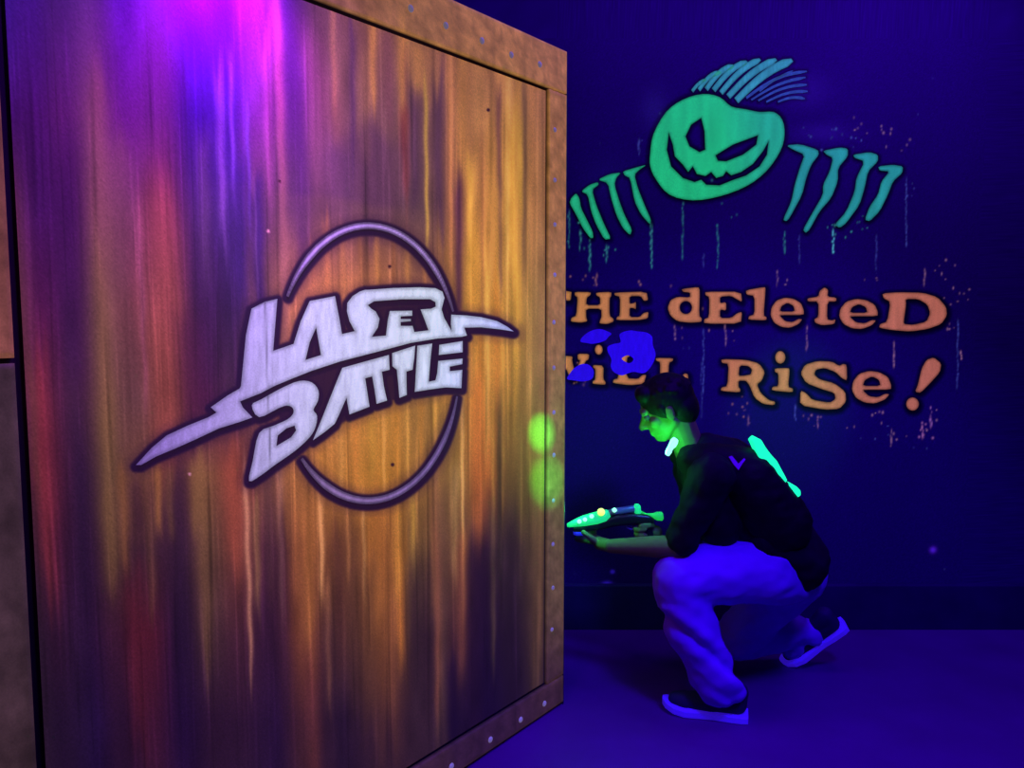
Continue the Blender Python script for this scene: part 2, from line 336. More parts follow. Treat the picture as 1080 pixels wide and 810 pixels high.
def paint_board(us, vs):
    U, V = np.meshgrid(us, vs)
    X3 = E0.x - D.x * U; Y3 = E0.y - D.y * U
    PX, PY = project(X3, Y3, V)
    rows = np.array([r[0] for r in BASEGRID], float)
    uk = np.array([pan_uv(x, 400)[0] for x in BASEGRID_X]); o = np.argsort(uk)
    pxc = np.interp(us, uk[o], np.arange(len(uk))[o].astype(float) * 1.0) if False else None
    # undertone with its painted dimming: bilinear in (column, picture height at that column)
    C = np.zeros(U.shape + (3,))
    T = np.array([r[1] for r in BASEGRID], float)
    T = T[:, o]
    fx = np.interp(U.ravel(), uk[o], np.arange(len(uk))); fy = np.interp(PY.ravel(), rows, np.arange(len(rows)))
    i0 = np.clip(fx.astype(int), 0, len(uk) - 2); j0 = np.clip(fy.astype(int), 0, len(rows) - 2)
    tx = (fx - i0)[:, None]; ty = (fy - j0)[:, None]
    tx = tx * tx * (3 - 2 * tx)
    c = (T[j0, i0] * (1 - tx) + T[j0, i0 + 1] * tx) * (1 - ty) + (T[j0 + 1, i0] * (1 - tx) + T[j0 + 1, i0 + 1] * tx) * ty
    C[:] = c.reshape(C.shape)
    def streak(x, y0, y1, w, colr, a):
        um, _ = pan_uv(x, (y0 + y1) / 2)
        w_ = abs(pan_uv(x + w, 400)[0] - pan_uv(x - w, 400)[0]) / 2
        _, v0 = pan_uv(x, y0); _, v1 = pan_uv(x, y1)
        sel = np.where(np.abs(us - um) < w_ * 3 + .02)[0]
        if not len(sel): return
        uu = us[sel][None, :]; vv = vs[:, None]
        wob = .12 * w_ * np.sin(vv * RNG.uniform(5, 12) + RNG.uniform(0, 6)) + .0015 * np.sin(vv * 40 + RNG.uniform(0, 6))
        t = np.clip((v0 - vv) / (v0 - v1), 0, 1)
        ww = w_ * (1.12 - .30 * t)
        mu = np.exp(-np.abs((uu - um - wob) / ww) ** 2.0 * .75)
        # ragged ends: each brush hair starts and stops at its own height
        rag = np.interp(us[sel], us[sel][::max(1, len(sel) // 9)], RNG.uniform(-.5, .5, len(us[sel][::max(1, len(sel) // 9)])))[None, :] if len(sel) > 9 else 0
        L = v0 - v1; f = min(.22, L * .3)
        mv = np.clip((v0 + f * .6 + rag * f * .8 - vv) / f, 0, 1) * np.clip((vv - v1 + f * .8 + rag * f) / (f * 1.4), 0, 1)
        mv = mv * mv * (3 - 2 * mv)
        m = (mu * mv * a * .86)[..., None]
        C[:, sel] = C[:, sel] * (1 - m) + np.array(colr, float) * m
    for s in ST: streak(*s)
    # fine bristle streaks
    for _ in range(620):
        x = RNG.uniform(0, 590); y0 = RNG.uniform(-30, 720); y1 = y0 + RNG.uniform(60, 260); w = RNG.uniform(.5, 2.0)
        um, v = pan_uv(x, (y0 + y1) / 2)
        w_ = abs(pan_uv(x + w, 400)[0] - pan_uv(x - w, 400)[0]) / 2
        _, v0 = pan_uv(x, y0); _, v1 = pan_uv(x, y1)
        sel = np.where(np.abs(us - um) < w_ * 2.5)[0]
        if not len(sel): continue
        vv = vs[:, None]; mu = np.exp(-((us[sel][None, :] - um - .002 * np.sin(vv * 9 + x)) / w_) ** 2)
        tt = np.clip((v0 - vv) / (v0 - v1), 0, 1); mv = np.sin(tt * math.pi) ** .7
        g = RNG.uniform(.80, 1.22)
        C[:, sel] *= 1 + (g - 1) * (mu * mv)[..., None]
    # blotchy low-frequency wear and grain
    from_u = np.linspace(0, 1, 40)
    low = RNG.normal(0, 1, (26, 60)); 
    a_ = np.array([np.interp(np.linspace(0, 59, len(us)), np.arange(60), r) for r in low])
    b_ = np.array([np.interp(np.linspace(0, 25, len(vs)), np.arange(26), a_[:, k]) for k in range(len(us))]).T
    C *= (1 + .05 * b_)[..., None]
    C *= 1 + RNG.normal(0, .035, C.shape[:2])[..., None]
    # soft dark airbrush around the emblem
    sel = (PX > 125) & (PX < 555) & (PY > 225) & (PY < 545)
    x, y = PX[sel], PY[sel]
    cc = C[sel]
    ds = np.full(x.shape, 1e9)
    for k, L in enumerate(LOGO):
        d = sdf(L, x, y - (1.8 if k < 6 else 2.2))
        ds = np.minimum(ds, d if k < 6 else d + 1.0)
    db = np.minimum(sdf(BACK, x, y), np.minimum(sdf([LASER[1]], x, y), sdf([LASER[2]], x, y)))
    a = np.clip((9.0 - ds) / 5.0, 0, 1); a = a * a * (3 - 2 * a)
    a = np.maximum(a, np.clip((1.5 - db) / 3.5, 0, 1) * .93)
    halo = np.clip((16 - ds) / 12, 0, 1) * .34
    a = np.maximum(a * .97, halo)[:, None]
    cc = cc * (1 - a) + np.array((36, 14, 50.)) * a
    C[sel] = cc
    # small chips
    for (qx, qy, r) in [(411, 281, 1.6), (414, 490, 1.7), (515, 116, 1.6), (295, 191, 1.2), (283, 244, 1.4), (200, 500, 1.2)]:
        dd = np.hypot(PX - qx, PY - qy); m = np.clip((r + .8 - dd), 0, 1)[..., None]
        C = C * (1 - m) + np.array(((60, 25, 40.) if qx > 290 else (210, 140, 150.))) * m
    wm = np.clip((PX - 280) / 120, 0, 1); C[..., 2] *= 1 - .16 * wm; C[..., 0] *= 1 - .03 * wm
    return np.clip(C, 3, 255)

def board_mesh(name, u0, u1, v0, v1, du, dv, w, mat, shade=1.0, slope=0, tint=None):
    us = np.arange(u0, u1 + du * .5, du); us[-1] = u1
    vs = np.arange(v0, v1 + dv * .5, dv); vs[-1] = v1
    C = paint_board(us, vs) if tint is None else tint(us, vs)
    U, V = np.meshgrid(us, vs)
    pts = np.stack([E0.x - D.x * U + N.x * w, E0.y - D.y * U + N.y * w, V], -1)
    me = grid_mesh(name, pts, len(vs), len(us))
    set_paint(me, lin(C * shade).reshape(-1, 3))
    return me

GAP = .006
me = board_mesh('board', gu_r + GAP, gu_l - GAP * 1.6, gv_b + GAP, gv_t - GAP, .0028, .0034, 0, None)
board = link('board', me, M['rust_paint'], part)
# timber-thick core behind the painted face
from_bm('core', prism([pan(0, 0, -.006), pan(U_END, 0, -.006), pan(U_END, 0, -.06), pan(0, 0, -.06)], Vector((0, 0, TOPV - .004))), M['groove'], part)

def rail_tint(dark_foot=True, extra=0):
    def f(us, vs):
        C = paint_board(us, vs)
        U, V = np.meshgrid(us, vs)
        PX, PY = project(E0.x - D.x * U, E0.y - D.y * U, V)
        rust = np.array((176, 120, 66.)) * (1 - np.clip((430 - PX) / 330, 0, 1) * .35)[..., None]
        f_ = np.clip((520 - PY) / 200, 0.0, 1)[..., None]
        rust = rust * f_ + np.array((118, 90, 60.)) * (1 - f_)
        dk = np.clip((PY - 640) / 90, 0, 1)[..., None] * .72  # frame foot darkened in the colour where the light falls off
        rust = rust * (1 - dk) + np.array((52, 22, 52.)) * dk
        k = .35
        C = C * k + rust * (1 - k)
        n = np.array([[noise.noise(Vector((u * 22, v * 22, 3.1 + extra))) + .6 * noise.noise(Vector((u * 70, v * 70, 9))) for u in us] for v in vs])
        C = C * (1 + .22 * n)[..., None]
        return np.clip(C, 3, 255)
    return f
def rail(name, u0, u1, v0, v1, tint, w=.008, du=.008, dv=.008):
    """raised frame strip: painted face plus closed sides"""
    us = np.linspace(u0, u1, max(3, int((u1 - u0) / du))); vs = np.linspace(v0, v1, max(3, int((v1 - v0) / dv)))
    C = tint(us, vs); U, V = np.meshgrid(us, vs)
    W = np.full(U.shape, w)
    U2 = np.pad(U, 1, mode='edge'); V2 = np.pad(V, 1, mode='edge'); W2 = np.pad(W, 1, constant_values=-.006); C2 = np.pad(C, ((1, 1), (1, 1), (0, 0)), mode='edge')
    C2[0] *= .3; C2[-1] *= .5; C2[:, 0] *= .4; C2[:, -1] *= .4
    pts = np.stack([E0.x - D.x * U2 + N.x * W2, E0.y - D.y * U2 + N.y * W2, V2], -1)
    me = grid_mesh(name, pts, *U2.shape); set_paint(me, lin(C2).reshape(-1, 3))
    return link(name, me, M['rust_paint'], part)
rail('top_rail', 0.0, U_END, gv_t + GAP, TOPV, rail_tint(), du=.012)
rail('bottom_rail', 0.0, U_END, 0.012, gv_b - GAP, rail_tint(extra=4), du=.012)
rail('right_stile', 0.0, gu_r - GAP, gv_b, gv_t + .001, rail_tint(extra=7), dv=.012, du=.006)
def left_tint(top):
    def f(us, vs):
        U, V = np.meshgrid(us, vs)
        b = np.array((150, 88, 72.) if top else (74, 52, 58.))
        n = np.array([[noise.noise(Vector((u * 16, v * 9, 3.1))) + .6 * noise.noise(Vector((u * 60, v * 40, 9))) for u in us] for v in vs])
        C = b[None, None] * (1 + .3 * n)[..., None]
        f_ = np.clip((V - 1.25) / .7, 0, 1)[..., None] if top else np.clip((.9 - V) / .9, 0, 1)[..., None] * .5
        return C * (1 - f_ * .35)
    return f
vj = pan_uv(6, 381)[1]
rail('left_stile', gu_l + GAP * 1.6, U_END, vj + .006, gv_t + .001, left_tint(True), dv=.012)
rail('left_stile', gu_l + GAP * 1.6, U_END, gv_b, vj - .004, left_tint(False), dv=.012)

# dark rounded corner post closing the free end
bm = bmesh.new(); ring = []
for k in range(13):
    a = math.pi * k / 12
    ring.append(pan(-.022 * math.sin(a), 0, -.027 + .035 * math.cos(a)))
o = from_bm('corner_post', prism(ring, Vector((0, 0, TOPV - .002))), M['post'], part)

# rivets: worn domes along the frame
def dome(u, v, r, w=.008):
    bm = bmesh.new()
    bmesh.ops.create_uvsphere(bm, u_segments=14, v_segments=9, radius=r)
    for q in bm.verts:
        l = q.co.copy(); q.co = pan(u, v, w) + (-D) * l.x + Vector((0, 0, 1)) * l.y + N * max(l.z * .6, -.001)
    return from_bm('rivet', bm, M['rivet'], part, True)
for (x, y) in [(398, -12), (433, 9), (470, 27), (508, 43), (539, 58), (569, 68)]:
    u, v = pan_uv(x, y, .008); dome(u, v, .0105)
for (x, y) in [(585, 137), (585, 190), (585, 237), (585, 290), (584, 340), (584, 388), (584, 435), (584, 480), (583.5, 528), (583, 574), (583, 620), (582, 664)]:
    u, v = pan_uv(x, y, .008); dome(u, v, .0085)
for (x, y) in [(574, 742), (549, 759), (517, 780), (476, 808)]:
    u, v = pan_uv(x, y, .008); dome(u, v, .0105)

# emblem parts
def pan_plane(w):
    return lambda x, y: pan(*pan_uv(x, y, w), w)
def nzf(x, y, s, k=0):
    return np.array([noise.noise(Vector((a * s, b * s * .15, k))) for a, b in zip(x, y)])
def silver(x, y, e):
    t = np.clip((x - 140) / 200, 0, 1)[:, None]
    c = np.array((136, 108, 178.)) * (1 - t) + np.array((186, 192, 208.)) * t
    g = np.exp(-((x - 455) / 60) ** 2)[:, None]; c = c * (1 - g * .35) + np.array((205, 228, 205.)) * g * .35
    c = c * (1 + .10 * nzf(x, y, .35)[:, None] + .07 * nzf(x, y, .11, 5)[:, None])
    r = np.clip(e / 4.0, 0, 1)[:, None]; c = c * (.72 + .28 * r)
    # board joint and scratch running down through the letters
    j = np.exp(-((x - (279.5 + (y - 320) * .035)) / .8) ** 2)[:, None] * .35; c = c * (1 - j)
    return lin(np.clip(c, 0, 255))
def ringc(x, y, e):
    c = np.array((124, 100, 138.)) * (1 + .15 * nzf(x, y, .2)[:, None])
    hi = np.clip((e - 1.2) / 2.2, 0, 1)[:, None]; top = np.clip((y < 340) * 1., 0, 1)[:, None]
    c = c * (.62 + .5 * hi); c = c * (1 - top * .15 * hi) + np.array((190, 175, 225.)) * top * .15 * hi + np.array((30, 22, 40.)) * top * hi
    return lin(np.clip(c, 0, 255))
for nm, L in (('painted_word_laser', LASER),):
    paint_patch(nm, L, pan_plane(.0025), silver, M['logo_paint'], part, 2.0)
for L in (LET_B, LET_AT, LET_T, LET_L, LET_E):
    paint_patch('painted_battle_letter', L, pan_plane(.0025), silver, M['logo_paint'], part, 2.0)
paint_patch('painted_ring', RING_T, pan_plane(.002), ringc, M['logo_paint'], part, 1.6)
paint_patch('painted_ring', RING_B, pan_plane(.002), ringc, M['logo_paint'], part, 1.6)

# ------------------------------------------------------------------ mural outlines
zE = lambda p: Z(590, 290, 6.75, p)
zF = lambda p: Z(740, 290, 3.857, p)
zH = lambda p: Z(590, 40, 2.842, p)
def ell(cx, cy, rx, ry, n=20): return [(cx + rx * math.cos(2 * math.pi * k / n), cy + ry * math.sin(2 * math.pi * k / n)) for k in range(n)]
e_o = [(415, 163), (416, 145), (405, 115), (375, 97), (340, 92), (305, 103), (284, 132), (280, 165), (295, 195), (325, 212), (360, 215), (395, 200), (410, 180), (395, 178), (370, 192), (340, 188), (322, 170), (320, 163)]
e_h = [(318, 149), (325, 126), (350, 113), (374, 126), (379, 149)]
def E_(cx, cy, sx, sy): return [zF([((x - 347) * sx + cx, (y - 155) * sy + cy) for x, y in l]) for l in (e_o, e_h)]
LETTERS = [
 [[(562, 308), (603, 306), (602, 317), (597, 317), (594, 312), (588, 312), (588, 336), (593, 338), (592, 341), (572, 341), (573, 338), (578, 336), (578, 312), (568, 313), (566, 318), (562, 318)]],
 [zE([(110, 120), (225, 122), (220, 145), (195, 160), (190, 215), (290, 215), (290, 160), (262, 145), (262, 125), (370, 120), (370, 150), (357, 165), (357, 290), (385, 312), (385, 332), (340, 350), (285, 345), (290, 320), (300, 300), (298, 240), (190, 240), (190, 300), (200, 330), (150, 340), (80, 332), (85, 305), (120, 290), (130, 160), (108, 145)])],
 [zE([(392, 125), (620, 118), (632, 180), (600, 185), (580, 150), (500, 150), (500, 205), (530, 200), (545, 190), (545, 245), (525, 235), (500, 235), (500, 300), (570, 300), (600, 270), (635, 262), (630, 310), (560, 322), (405, 322), (410, 298), (430, 290), (432, 155), (392, 145)])],
 [zE([(870, 100), (990, 85), (1000, 110), (995, 290), (1015, 310), (1010, 335), (930, 340), (840, 330), (790, 290), (770, 235), (790, 180), (840, 155), (930, 160), (930, 125), (880, 120)]), zE(ell(900, 232, 44, 46))],
 [zF([(15, 68), (160, 68), (165, 110), (145, 100), (120, 85), (75, 88), (75, 115), (100, 110), (100, 145), (75, 140), (75, 175), (120, 175), (145, 155), (165, 150), (160, 198), (10, 198), (10, 180), (30, 172), (32, 90), (15, 82)])],
 [zF([(180, 62), (258, 48), (260, 60), (252, 165), (265, 172), (262, 185), (190, 182), (192, 168), (215, 160), (215, 85), (182, 80)])],
 E_(347, 155, 1, 1),
 [zF([(430, 95), (475, 88), (480, 65), (500, 50), (515, 60), (512, 88), (548, 92), (548, 108), (512, 108), (510, 180), (530, 185), (545, 180), (540, 200), (490, 205), (462, 195), (458, 180), (475, 170), (475, 108), (432, 108)])],
 E_(637, 160, 1.16, 1.0),
 [zF([(735, 75), (800, 70), (900, 72), (960, 90), (995, 130), (998, 165), (975, 200), (920, 220), (850, 230), (780, 225), (722, 215), (725, 200), (755, 190), (768, 110), (740, 95)]), zF([(830, 98), (880, 98), (918, 120), (930, 155), (915, 190), (860, 203), (825, 200), (822, 190), (832, 120)])],
 [zE([(-110, 560), (-30, 560), (-35, 590), (-55, 600), (-20, 690), (20, 600), (40, 575), (95, 580), (90, 610), (110, 690), (150, 610), (130, 600), (130, 560), (212, 562), (208, 600), (185, 615), (125, 745), (80, 745), (45, 660), (5, 745), (-45, 745), (-95, 600), (-110, 590)])],
 [zE([(240, 640), (315, 645), (312, 740), (330, 765), (325, 782), (235, 775), (238, 755), (255, 745), (256, 670), (240, 660)])],
 [zE(ell(280, 532, 28, 36, 14))],
 [zE([(395, 560), (500, 555), (500, 580), (480, 590), (478, 735), (560, 740), (590, 712), (620, 710), (600, 775), (500, 785), (380, 770), (385, 745), (420, 735), (425, 590), (398, 580)])],
 [zE([(685, 590), (810, 592), (808, 612), (780, 625), (775, 740), (850, 745), (890, 700), (915, 705), (920, 760), (890, 790), (680, 785), (685, 760), (715, 740), (718, 620), (690, 612)])],
 [zF([(80, 342), (180, 345), (235, 360), (258, 395), (245, 430), (225, 445), (240, 480), (275, 510), (300, 515), (295, 530), (250, 525), (215, 500), (195, 450), (180, 430), (150, 430), (150, 455), (158, 465), (155, 478), (78, 472), (80, 458), (105, 452), (110, 362), (82, 358)]), zF([(155, 368), (190, 370), (205, 385), (200, 405), (170, 410), (150, 410)])],
 [zF([(298, 380), (355, 378), (358, 390), (352, 455), (372, 462), (370, 478), (285, 470), (288, 455), (312, 452), (312, 400), (298, 395)])],
 [zF(ell(320, 335, 21, 26, 14))],
 [zF([(590, 365), (592, 430), (570, 420), (545, 395), (500, 378), (465, 385), (458, 405), (480, 425), (540, 440), (585, 475), (588, 515), (560, 545), (500, 548), (400, 530), (402, 470), (425, 480), (450, 508), (520, 520), (545, 505), (540, 480), (490, 465), (425, 440), (402, 400), (420, 365), (470, 350), (530, 352), (560, 370), (575, 362)])],
 E_(690, 458, 1.18, 1.08),
 [zF([(915, 345), (945, 335), (975, 360), (970, 395), (930, 440), (890, 480), (868, 475), (880, 445), (895, 380)])],
 [zF(ell(858, 525, 26, 27, 16))],
]
LETTERS = [[chaikin(l, 1) for l in L] for L in LETTERS]
BLOBS = [
 [smooth_loop(zE([(150, 475), (165, 440), (220, 400), (290, 385), (350, 405), (370, 420), (350, 440), (320, 470), (240, 490), (200, 485)]))],
 [smooth_loop(zE([(430, 420), (500, 395), (560, 402), (620, 410), (660, 440), (665, 500), (685, 560), (670, 620), (630, 680), (590, 700), (530, 690), (490, 700), (440, 715), (385, 690), (365, 650), (370, 600), (345, 550), (345, 510), (390, 490), (435, 478)])), smooth_loop(zE([(445, 592), (490, 572), (528, 600), (500, 628), (460, 612)]))],
 [smooth_loop(zE([(55, 740), (75, 700), (110, 660), (160, 635), (210, 640), (245, 685), (230, 740), (170, 758), (100, 750)]))]]
FACE = [smooth_loop(zH([(272, 345), (282, 288), (320, 222), (370, 185), (430, 168), (480, 177), (515, 205), (560, 214), (600, 222), (642, 222), (668, 245), (675, 290), (662, 340), (620, 400), (560, 445), (480, 475), (400, 487), (330, 470), (290, 425), (272, 385)]), 3),
 zH([(378, 295), (395, 260), (425, 240), (435, 280), (437, 335), (420, 342), (390, 325)]),
 zH([(468, 352), (520, 320), (595, 292), (590, 320), (550, 350), (500, 370), (475, 368)]),
 zH([(328, 285), (340, 320), (346, 355), (370, 380), (386, 402), (400, 385), (412, 408), (438, 414), (455, 402), (470, 420), (490, 414), (500, 400), (515, 412), (545, 402), (580, 378), (610, 340), (627, 310), (622, 350), (600, 385), (560, 412), (520, 426), (480, 442), (440, 440), (425, 425), (405, 432), (370, 420), (335, 385), (322, 335)])]
CLAWS = [
 [(35, 480), (50, 465), (60, 480), (65, 510), (80, 540), (100, 580), (102, 600), (92, 600), (70, 570), (50, 530), (30, 495)],
 [(65, 460), (90, 440), (115, 432), (118, 440), (98, 455), (110, 500), (135, 560), (155, 602), (135, 605), (110, 560), (95, 520), (85, 470)],
 [(115, 425), (150, 408), (185, 403), (170, 420), (165, 440), (180, 490), (195, 530), (218, 575), (212, 592), (190, 570), (170, 530), (155, 480), (145, 435)],
 [(190, 400), (230, 388), (262, 380), (240, 395), (225, 410), (235, 450), (255, 500), (275, 545), (272, 560), (245, 530), (225, 490), (212, 420), (195, 412)],
 [(680, 322), (720, 318), (775, 335), (778, 350), (755, 380), (740, 420), (728, 470), (690, 540), (680, 550), (670, 545), (695, 490), (705, 440), (722, 385), (735, 350), (700, 335)],
 [(790, 338), (840, 328), (865, 332), (865, 355), (835, 390), (835, 430), (815, 480), (780, 520), (750, 575), (738, 585), (730, 575), (755, 530), (790, 470), (790, 440), (810, 400), (820, 360), (800, 350)],
 [(880, 350), (930, 342), (955, 350), (955, 370), (925, 400), (915, 450), (900, 500), (860, 555), (840, 570), (825, 560), (860, 520), (885, 460), (890, 420), (915, 370), (885, 360)],
 [(955, 385), (1000, 380), (1030, 385), (1028, 405), (1000, 430), (985, 470), (960, 520), (930, 550), (915, 545), (930, 505), (955, 470), (965, 430), (990, 400), (960, 398)]]
CLAWS = [[chaikin(zH(c), 1)] for c in CLAWS]
def strand(a, b, bend, w0, w1, n=8):
    L = []; R = []
    for k in range(n + 1):
        t = k / n; x = a[0] + (b[0] - a[0]) * t; y = a[1] + (b[1] - a[1]) * t - bend * math.sin(math.pi * t)
        w = w0 + (w1 - w0) * t; w *= (1 if t < .95 else .4)
        dx, dy = b[0] - a[0], b[1] - a[1]; l = math.hypot(dx, dy)
        L.append((x - dy / l * w, y + dx / l * w)); R.append((x + dy / l * w, y - dx / l * w))
    return [zH(L + R[::-1])]
HAIR = [strand((398, 160), (440, 124), 6, 5, 5), strand((418, 156), (482, 102), 12, 6, 8), strand((440, 154), (522, 82), 14, 7.5, 9), strand((462, 157), (562, 70), 14, 8, 9.5), strand((484, 165), (602, 64), 14, 8, 10.5),
        strand((506, 176), (650, 64), 14, 9, 11.5), strand((530, 188), (698, 66), 16, 10, 14),
        strand((560, 180), (742, 100), 18, 4, 5), strand((575, 186), (738, 118), 12, 3, 5), strand((596, 188), (742, 140), 12, 3, 5), strand((620, 192), (744, 160), 10, 3, 5), strand((655, 192), (736, 182), 8, 3, 5), strand((600, 160), (700, 98), 6, 2.5, 3)]

# ------------------------------------------------------------------ walls, floor
def lattice(lo, hi, f0, f1, fine, coarse):
    a = list(np.arange(lo, f0, coarse)); b = list(np.arange(f0, f1, fine)); c = list(np.linspace(f1, hi, max(2, int((hi - f1) / coarse))))
    return np.array(a + b + c)
WL, WR, CEIL = -1.6, 3.3, 3.2
m0 = at(588, 500, YW); m1 = at(1045, 30, YW)
xs = lattice(WL, WR, m0.x - .02, m1.x, .0042, .06)
zs = lattice(0, CEIL, at(600, 660, YW).z, at(600, 40, YW).z, .0042, .06)
Xg, Zg = np.meshgrid(xs, zs)
PX, PY = project(Xg, np.full(Xg.shape, YW), Zg)
C = np.zeros(Xg.shape + (3,)); C[:] = (62, 6, 98)
n1 = np.array([noise.noise(Vector((x * 2.2, 0, 1))) for x in xs])[None, :]; n2 = np.array([noise.noise(Vector((0, z * 2.2, 4))) for z in zs])[:, None]
C *= (1 + .08 * n1 + .08 * n2)[..., None]
C *= 1 + RNG.normal(0, .06, C.shape[:2])[..., None]
DK = np.array((10, 2, 22.))
def halo(loops_list, y0, y1, x0, x1, r0, r1, amt, off=(0, 0)):
    global C
    sel = (PX > x0) & (PX < x1) & (PY > y0) & (PY < y1)
    x, y = PX[sel], PY[sel]; d = np.full(x.shape, 1e9)
    for L in loops_list:
        A = np.array(L[0]); near = (x > A[:, 0].min() - 14) & (x < A[:, 0].max() + 14) & (y > A[:, 1].min() - 14) & (y < A[:, 1].max() + 14)
        if near.any():
            dd = sdf(L, x[near] - off[0], y[near] - off[1]); q = d[near]; d[near] = np.minimum(q, dd)
    a = (np.clip((r1 - d) / (r1 - r0), 0, 1) * amt)[:, None]
    C[sel] = C[sel] * (1 - a) + DK * a
halo(LETTERS, 295, 445, 588, 1010, 1, 6, .9, (.8, 1.5))
halo([FACE], 85, 225, 670, 840, .5, 6, .9)
halo(HAIR, 50, 120, 715, 870, 0, 4, .6)
halo(CLAWS, 140, 260, 588, 965, .5, 4.5, .7, (.5, 1))
# paint drips and spatter
G = np.zeros(C.shape)
def dot(x, y, rx, ry, c, a=1.0):
    q = at(x, y, YW); rxm = rx / F * YW; rym = ry / F * YW
    ix = np.searchsorted(xs, [q.x - rxm * 2.5, q.x + rxm * 2.5]); iz = np.searchsorted(zs, [q.z - rym * 2.5, q.z + rym * 2.5])
    if ix[1] <= ix[0] or iz[1] <= iz[0]: return
    X_ = xs[ix[0]:ix[1]][None, :]; Z_ = zs[iz[0]:iz[1]][:, None]
    m = np.exp(-(((X_ - q.x) / rxm) ** 2 + ((Z_ - q.z) / rym) ** 2) * 1.1)[..., None] * a
    sl = (slice(iz[0], iz[1]), slice(ix[0], ix[1]))
    G[sl] = np.maximum(G[sl], m * lin(c))
TEAL, PNK, BLU, ORG = (60, 150, 150), (150, 100, 130), (70, 80, 180), (150, 95, 80)
def drip(x, y0, y1, c, a=.6):
    y = y0
    while y < y1:
        dot(x + RNG.uniform(-.8, .8), y, RNG.uniform(.6, 1.0), RNG.uniform(1.2, 3.2), c, a * RNG.uniform(.35, 1)); y += RNG.uniform(2, 5)
def spat(x, y, r, n, c, a=.8):
    for _ in range(int(n * .75 + .5)):
        dot(x + RNG.normal(0, r * 1.7), y + RNG.normal(0, r * 2.0), RNG.uniform(.55, 1.15), RNG.uniform(.6, 1.6), c, a * RNG.uniform(.25, 1) * .85)
for d_ in [(622, 258, 285, TEAL), (640, 262, 275, TEAL), (687, 238, 282, TEAL), (720, 215, 272, TEAL, .35), (757, 238, 282, TEAL, .4), (674, 150, 166, BLU, .6), (827, 245, 268, TEAL, .5), (843, 250, 280, BLU, .4), (879, 245, 268, (90, 190, 220), .9), (924, 250, 284, BLU, .4), (956, 190, 258, BLU, .6),
           (742, 350, 412, BLU, .6), (712, 345, 358, PNK, .7), (851, 346, 368, PNK, .6), (943, 362, 388, PNK, .8), (1010, 340, 410, BLU, .5), (1014, 372, 380, PNK, .9), (765, 345, 362, PNK, .6), (740, 384, 440, BLU, .35), (629, 291, 303, ORG, .8),
           (839, 430, 445, BLU, .6), (982, 430, 452, (150, 90, 170), .8), (973, 446, 460, (170, 100, 160), .8), (940, 455, 470, PNK, .7), (862, 440, 450, PNK, .6), (789, 442, 450, PNK, .5), (975, 285, 300, PNK, .6), (820, 287, 300, PNK, .5), (742, 270, 282, BLU, .4), (600, 225, 262, TEAL, .4), (612, 246, 262, TEAL, .5)]:
    drip(*d_)
for s_ in [(906, 135, 2.5, 6, PNK), (880, 140, 4, 6, BLU), (938, 142, 5, 8, PNK), (950, 155, 3, 4, PNK), (902, 148, 4, 5, BLU), (870, 137, 8, 6, BLU), (905, 238, 5, 9, TEAL), (880, 246, 3, 6, TEAL), (640, 268, 3, 5, TEAL), (960, 200, 3, 6, BLU), (610, 250, 6, 8, TEAL), (625, 292, 3, 5, ORG), (605, 296, 4, 4, ORG),
           (676, 299, 1, 2, ORG), (709, 301, 1, 2, ORG), (990, 288, 3, 5, PNK), (918, 292, 3, 4, PNK), (1005, 300, 6, 7, PNK), (1012, 320, 5, 7, PNK), (760, 347, 5, 6, ORG), (665, 347, 4, 6, PNK), (720, 345, 4, 4, PNK), (776, 430, 4, 9, ORG), (785, 440, 2.5, 4, PNK), (895, 448, 1.5, 3, PNK), (858, 447, 4, 6, PNK), (925, 443, 3, 5, PNK),
           (938, 460, 4, 7, PNK), (975, 455, 5, 9, (170, 100, 170)), (985, 445, 4, 6, PNK), (930, 455, 3, 4, BLU), (1000, 240, 40, 10, BLU, .3), (960, 480, 30, 10, BLU, .3), (700, 500, 60, 10, BLU, .2), (640, 600, 30, 8, BLU, .25), (606, 408, 5, 5, ORG), (610, 396, 4, 3, ORG), (1005, 350, 4, 5, PNK), (780, 470, 3, 1, PNK, .4), (830, 297, 3, 2, PNK), (660, 140, 10, 5, BLU, .3), (765, 212, 6, 5, TEAL, .3), (725, 362, 4, 2, BLU, .4)]:
    spat(*s_)
dot(640, 616, 5, 3, (45, 25, 190), .6); dot(646, 603, 2.4, 2.2, (45, 25, 190), .5); dot(984, 580, 3.4, 3.4, (62, 20, 180), 1)
# overspray glow beside the hair and claws
for (x, y, rx, ry, c, a) in [(850, 95, 26, 18, (30, 10, 110), .5), (868, 140, 30, 10, (30, 10, 110), .5), (690, 115, 14, 20, (25, 20, 90), .4), (640, 190, 30, 25, (15, 10, 80), .3)]:
    dot(x, y, rx, ry, c, a)
wme = grid_mesh('wall_back', np.stack([Xg, np.full(Xg.shape, YW), Zg], -1), len(zs), len(xs))
set_paint(wme, lin(C).reshape(-1, 3))
ga = wme.color_attributes.new('Glow', 'FLOAT_COLOR', 'POINT'); a4 = np.ones((len(wme.vertices), 4), np.float32); a4[:, :3] = G.reshape(-1, 3); ga.data.foreach_set('color', a4.ravel())
nt = M['wall_paint'].node_tree; b = nt.nodes['Principled BSDF']; an = nt.nodes.new('ShaderNodeAttribute'); an.attribute_name = 'Glow'
nt.links.new(an.outputs['Color'], b.inputs['Emission Color']); b.inputs['Emission Strength'].default_value = 1.0
wall = link('wall_back', wme, M['wall_paint']); tag(wall, 'dark blue back wall with a fluorescent pumpkin mural and orange slogan', kind='structure')
box('floor', (WL, -2.2, -.1), (WR, YW + .1, 0), M['floor'], kind='structure')['label'] = 'dark smooth floor glowing blue under ultraviolet light'
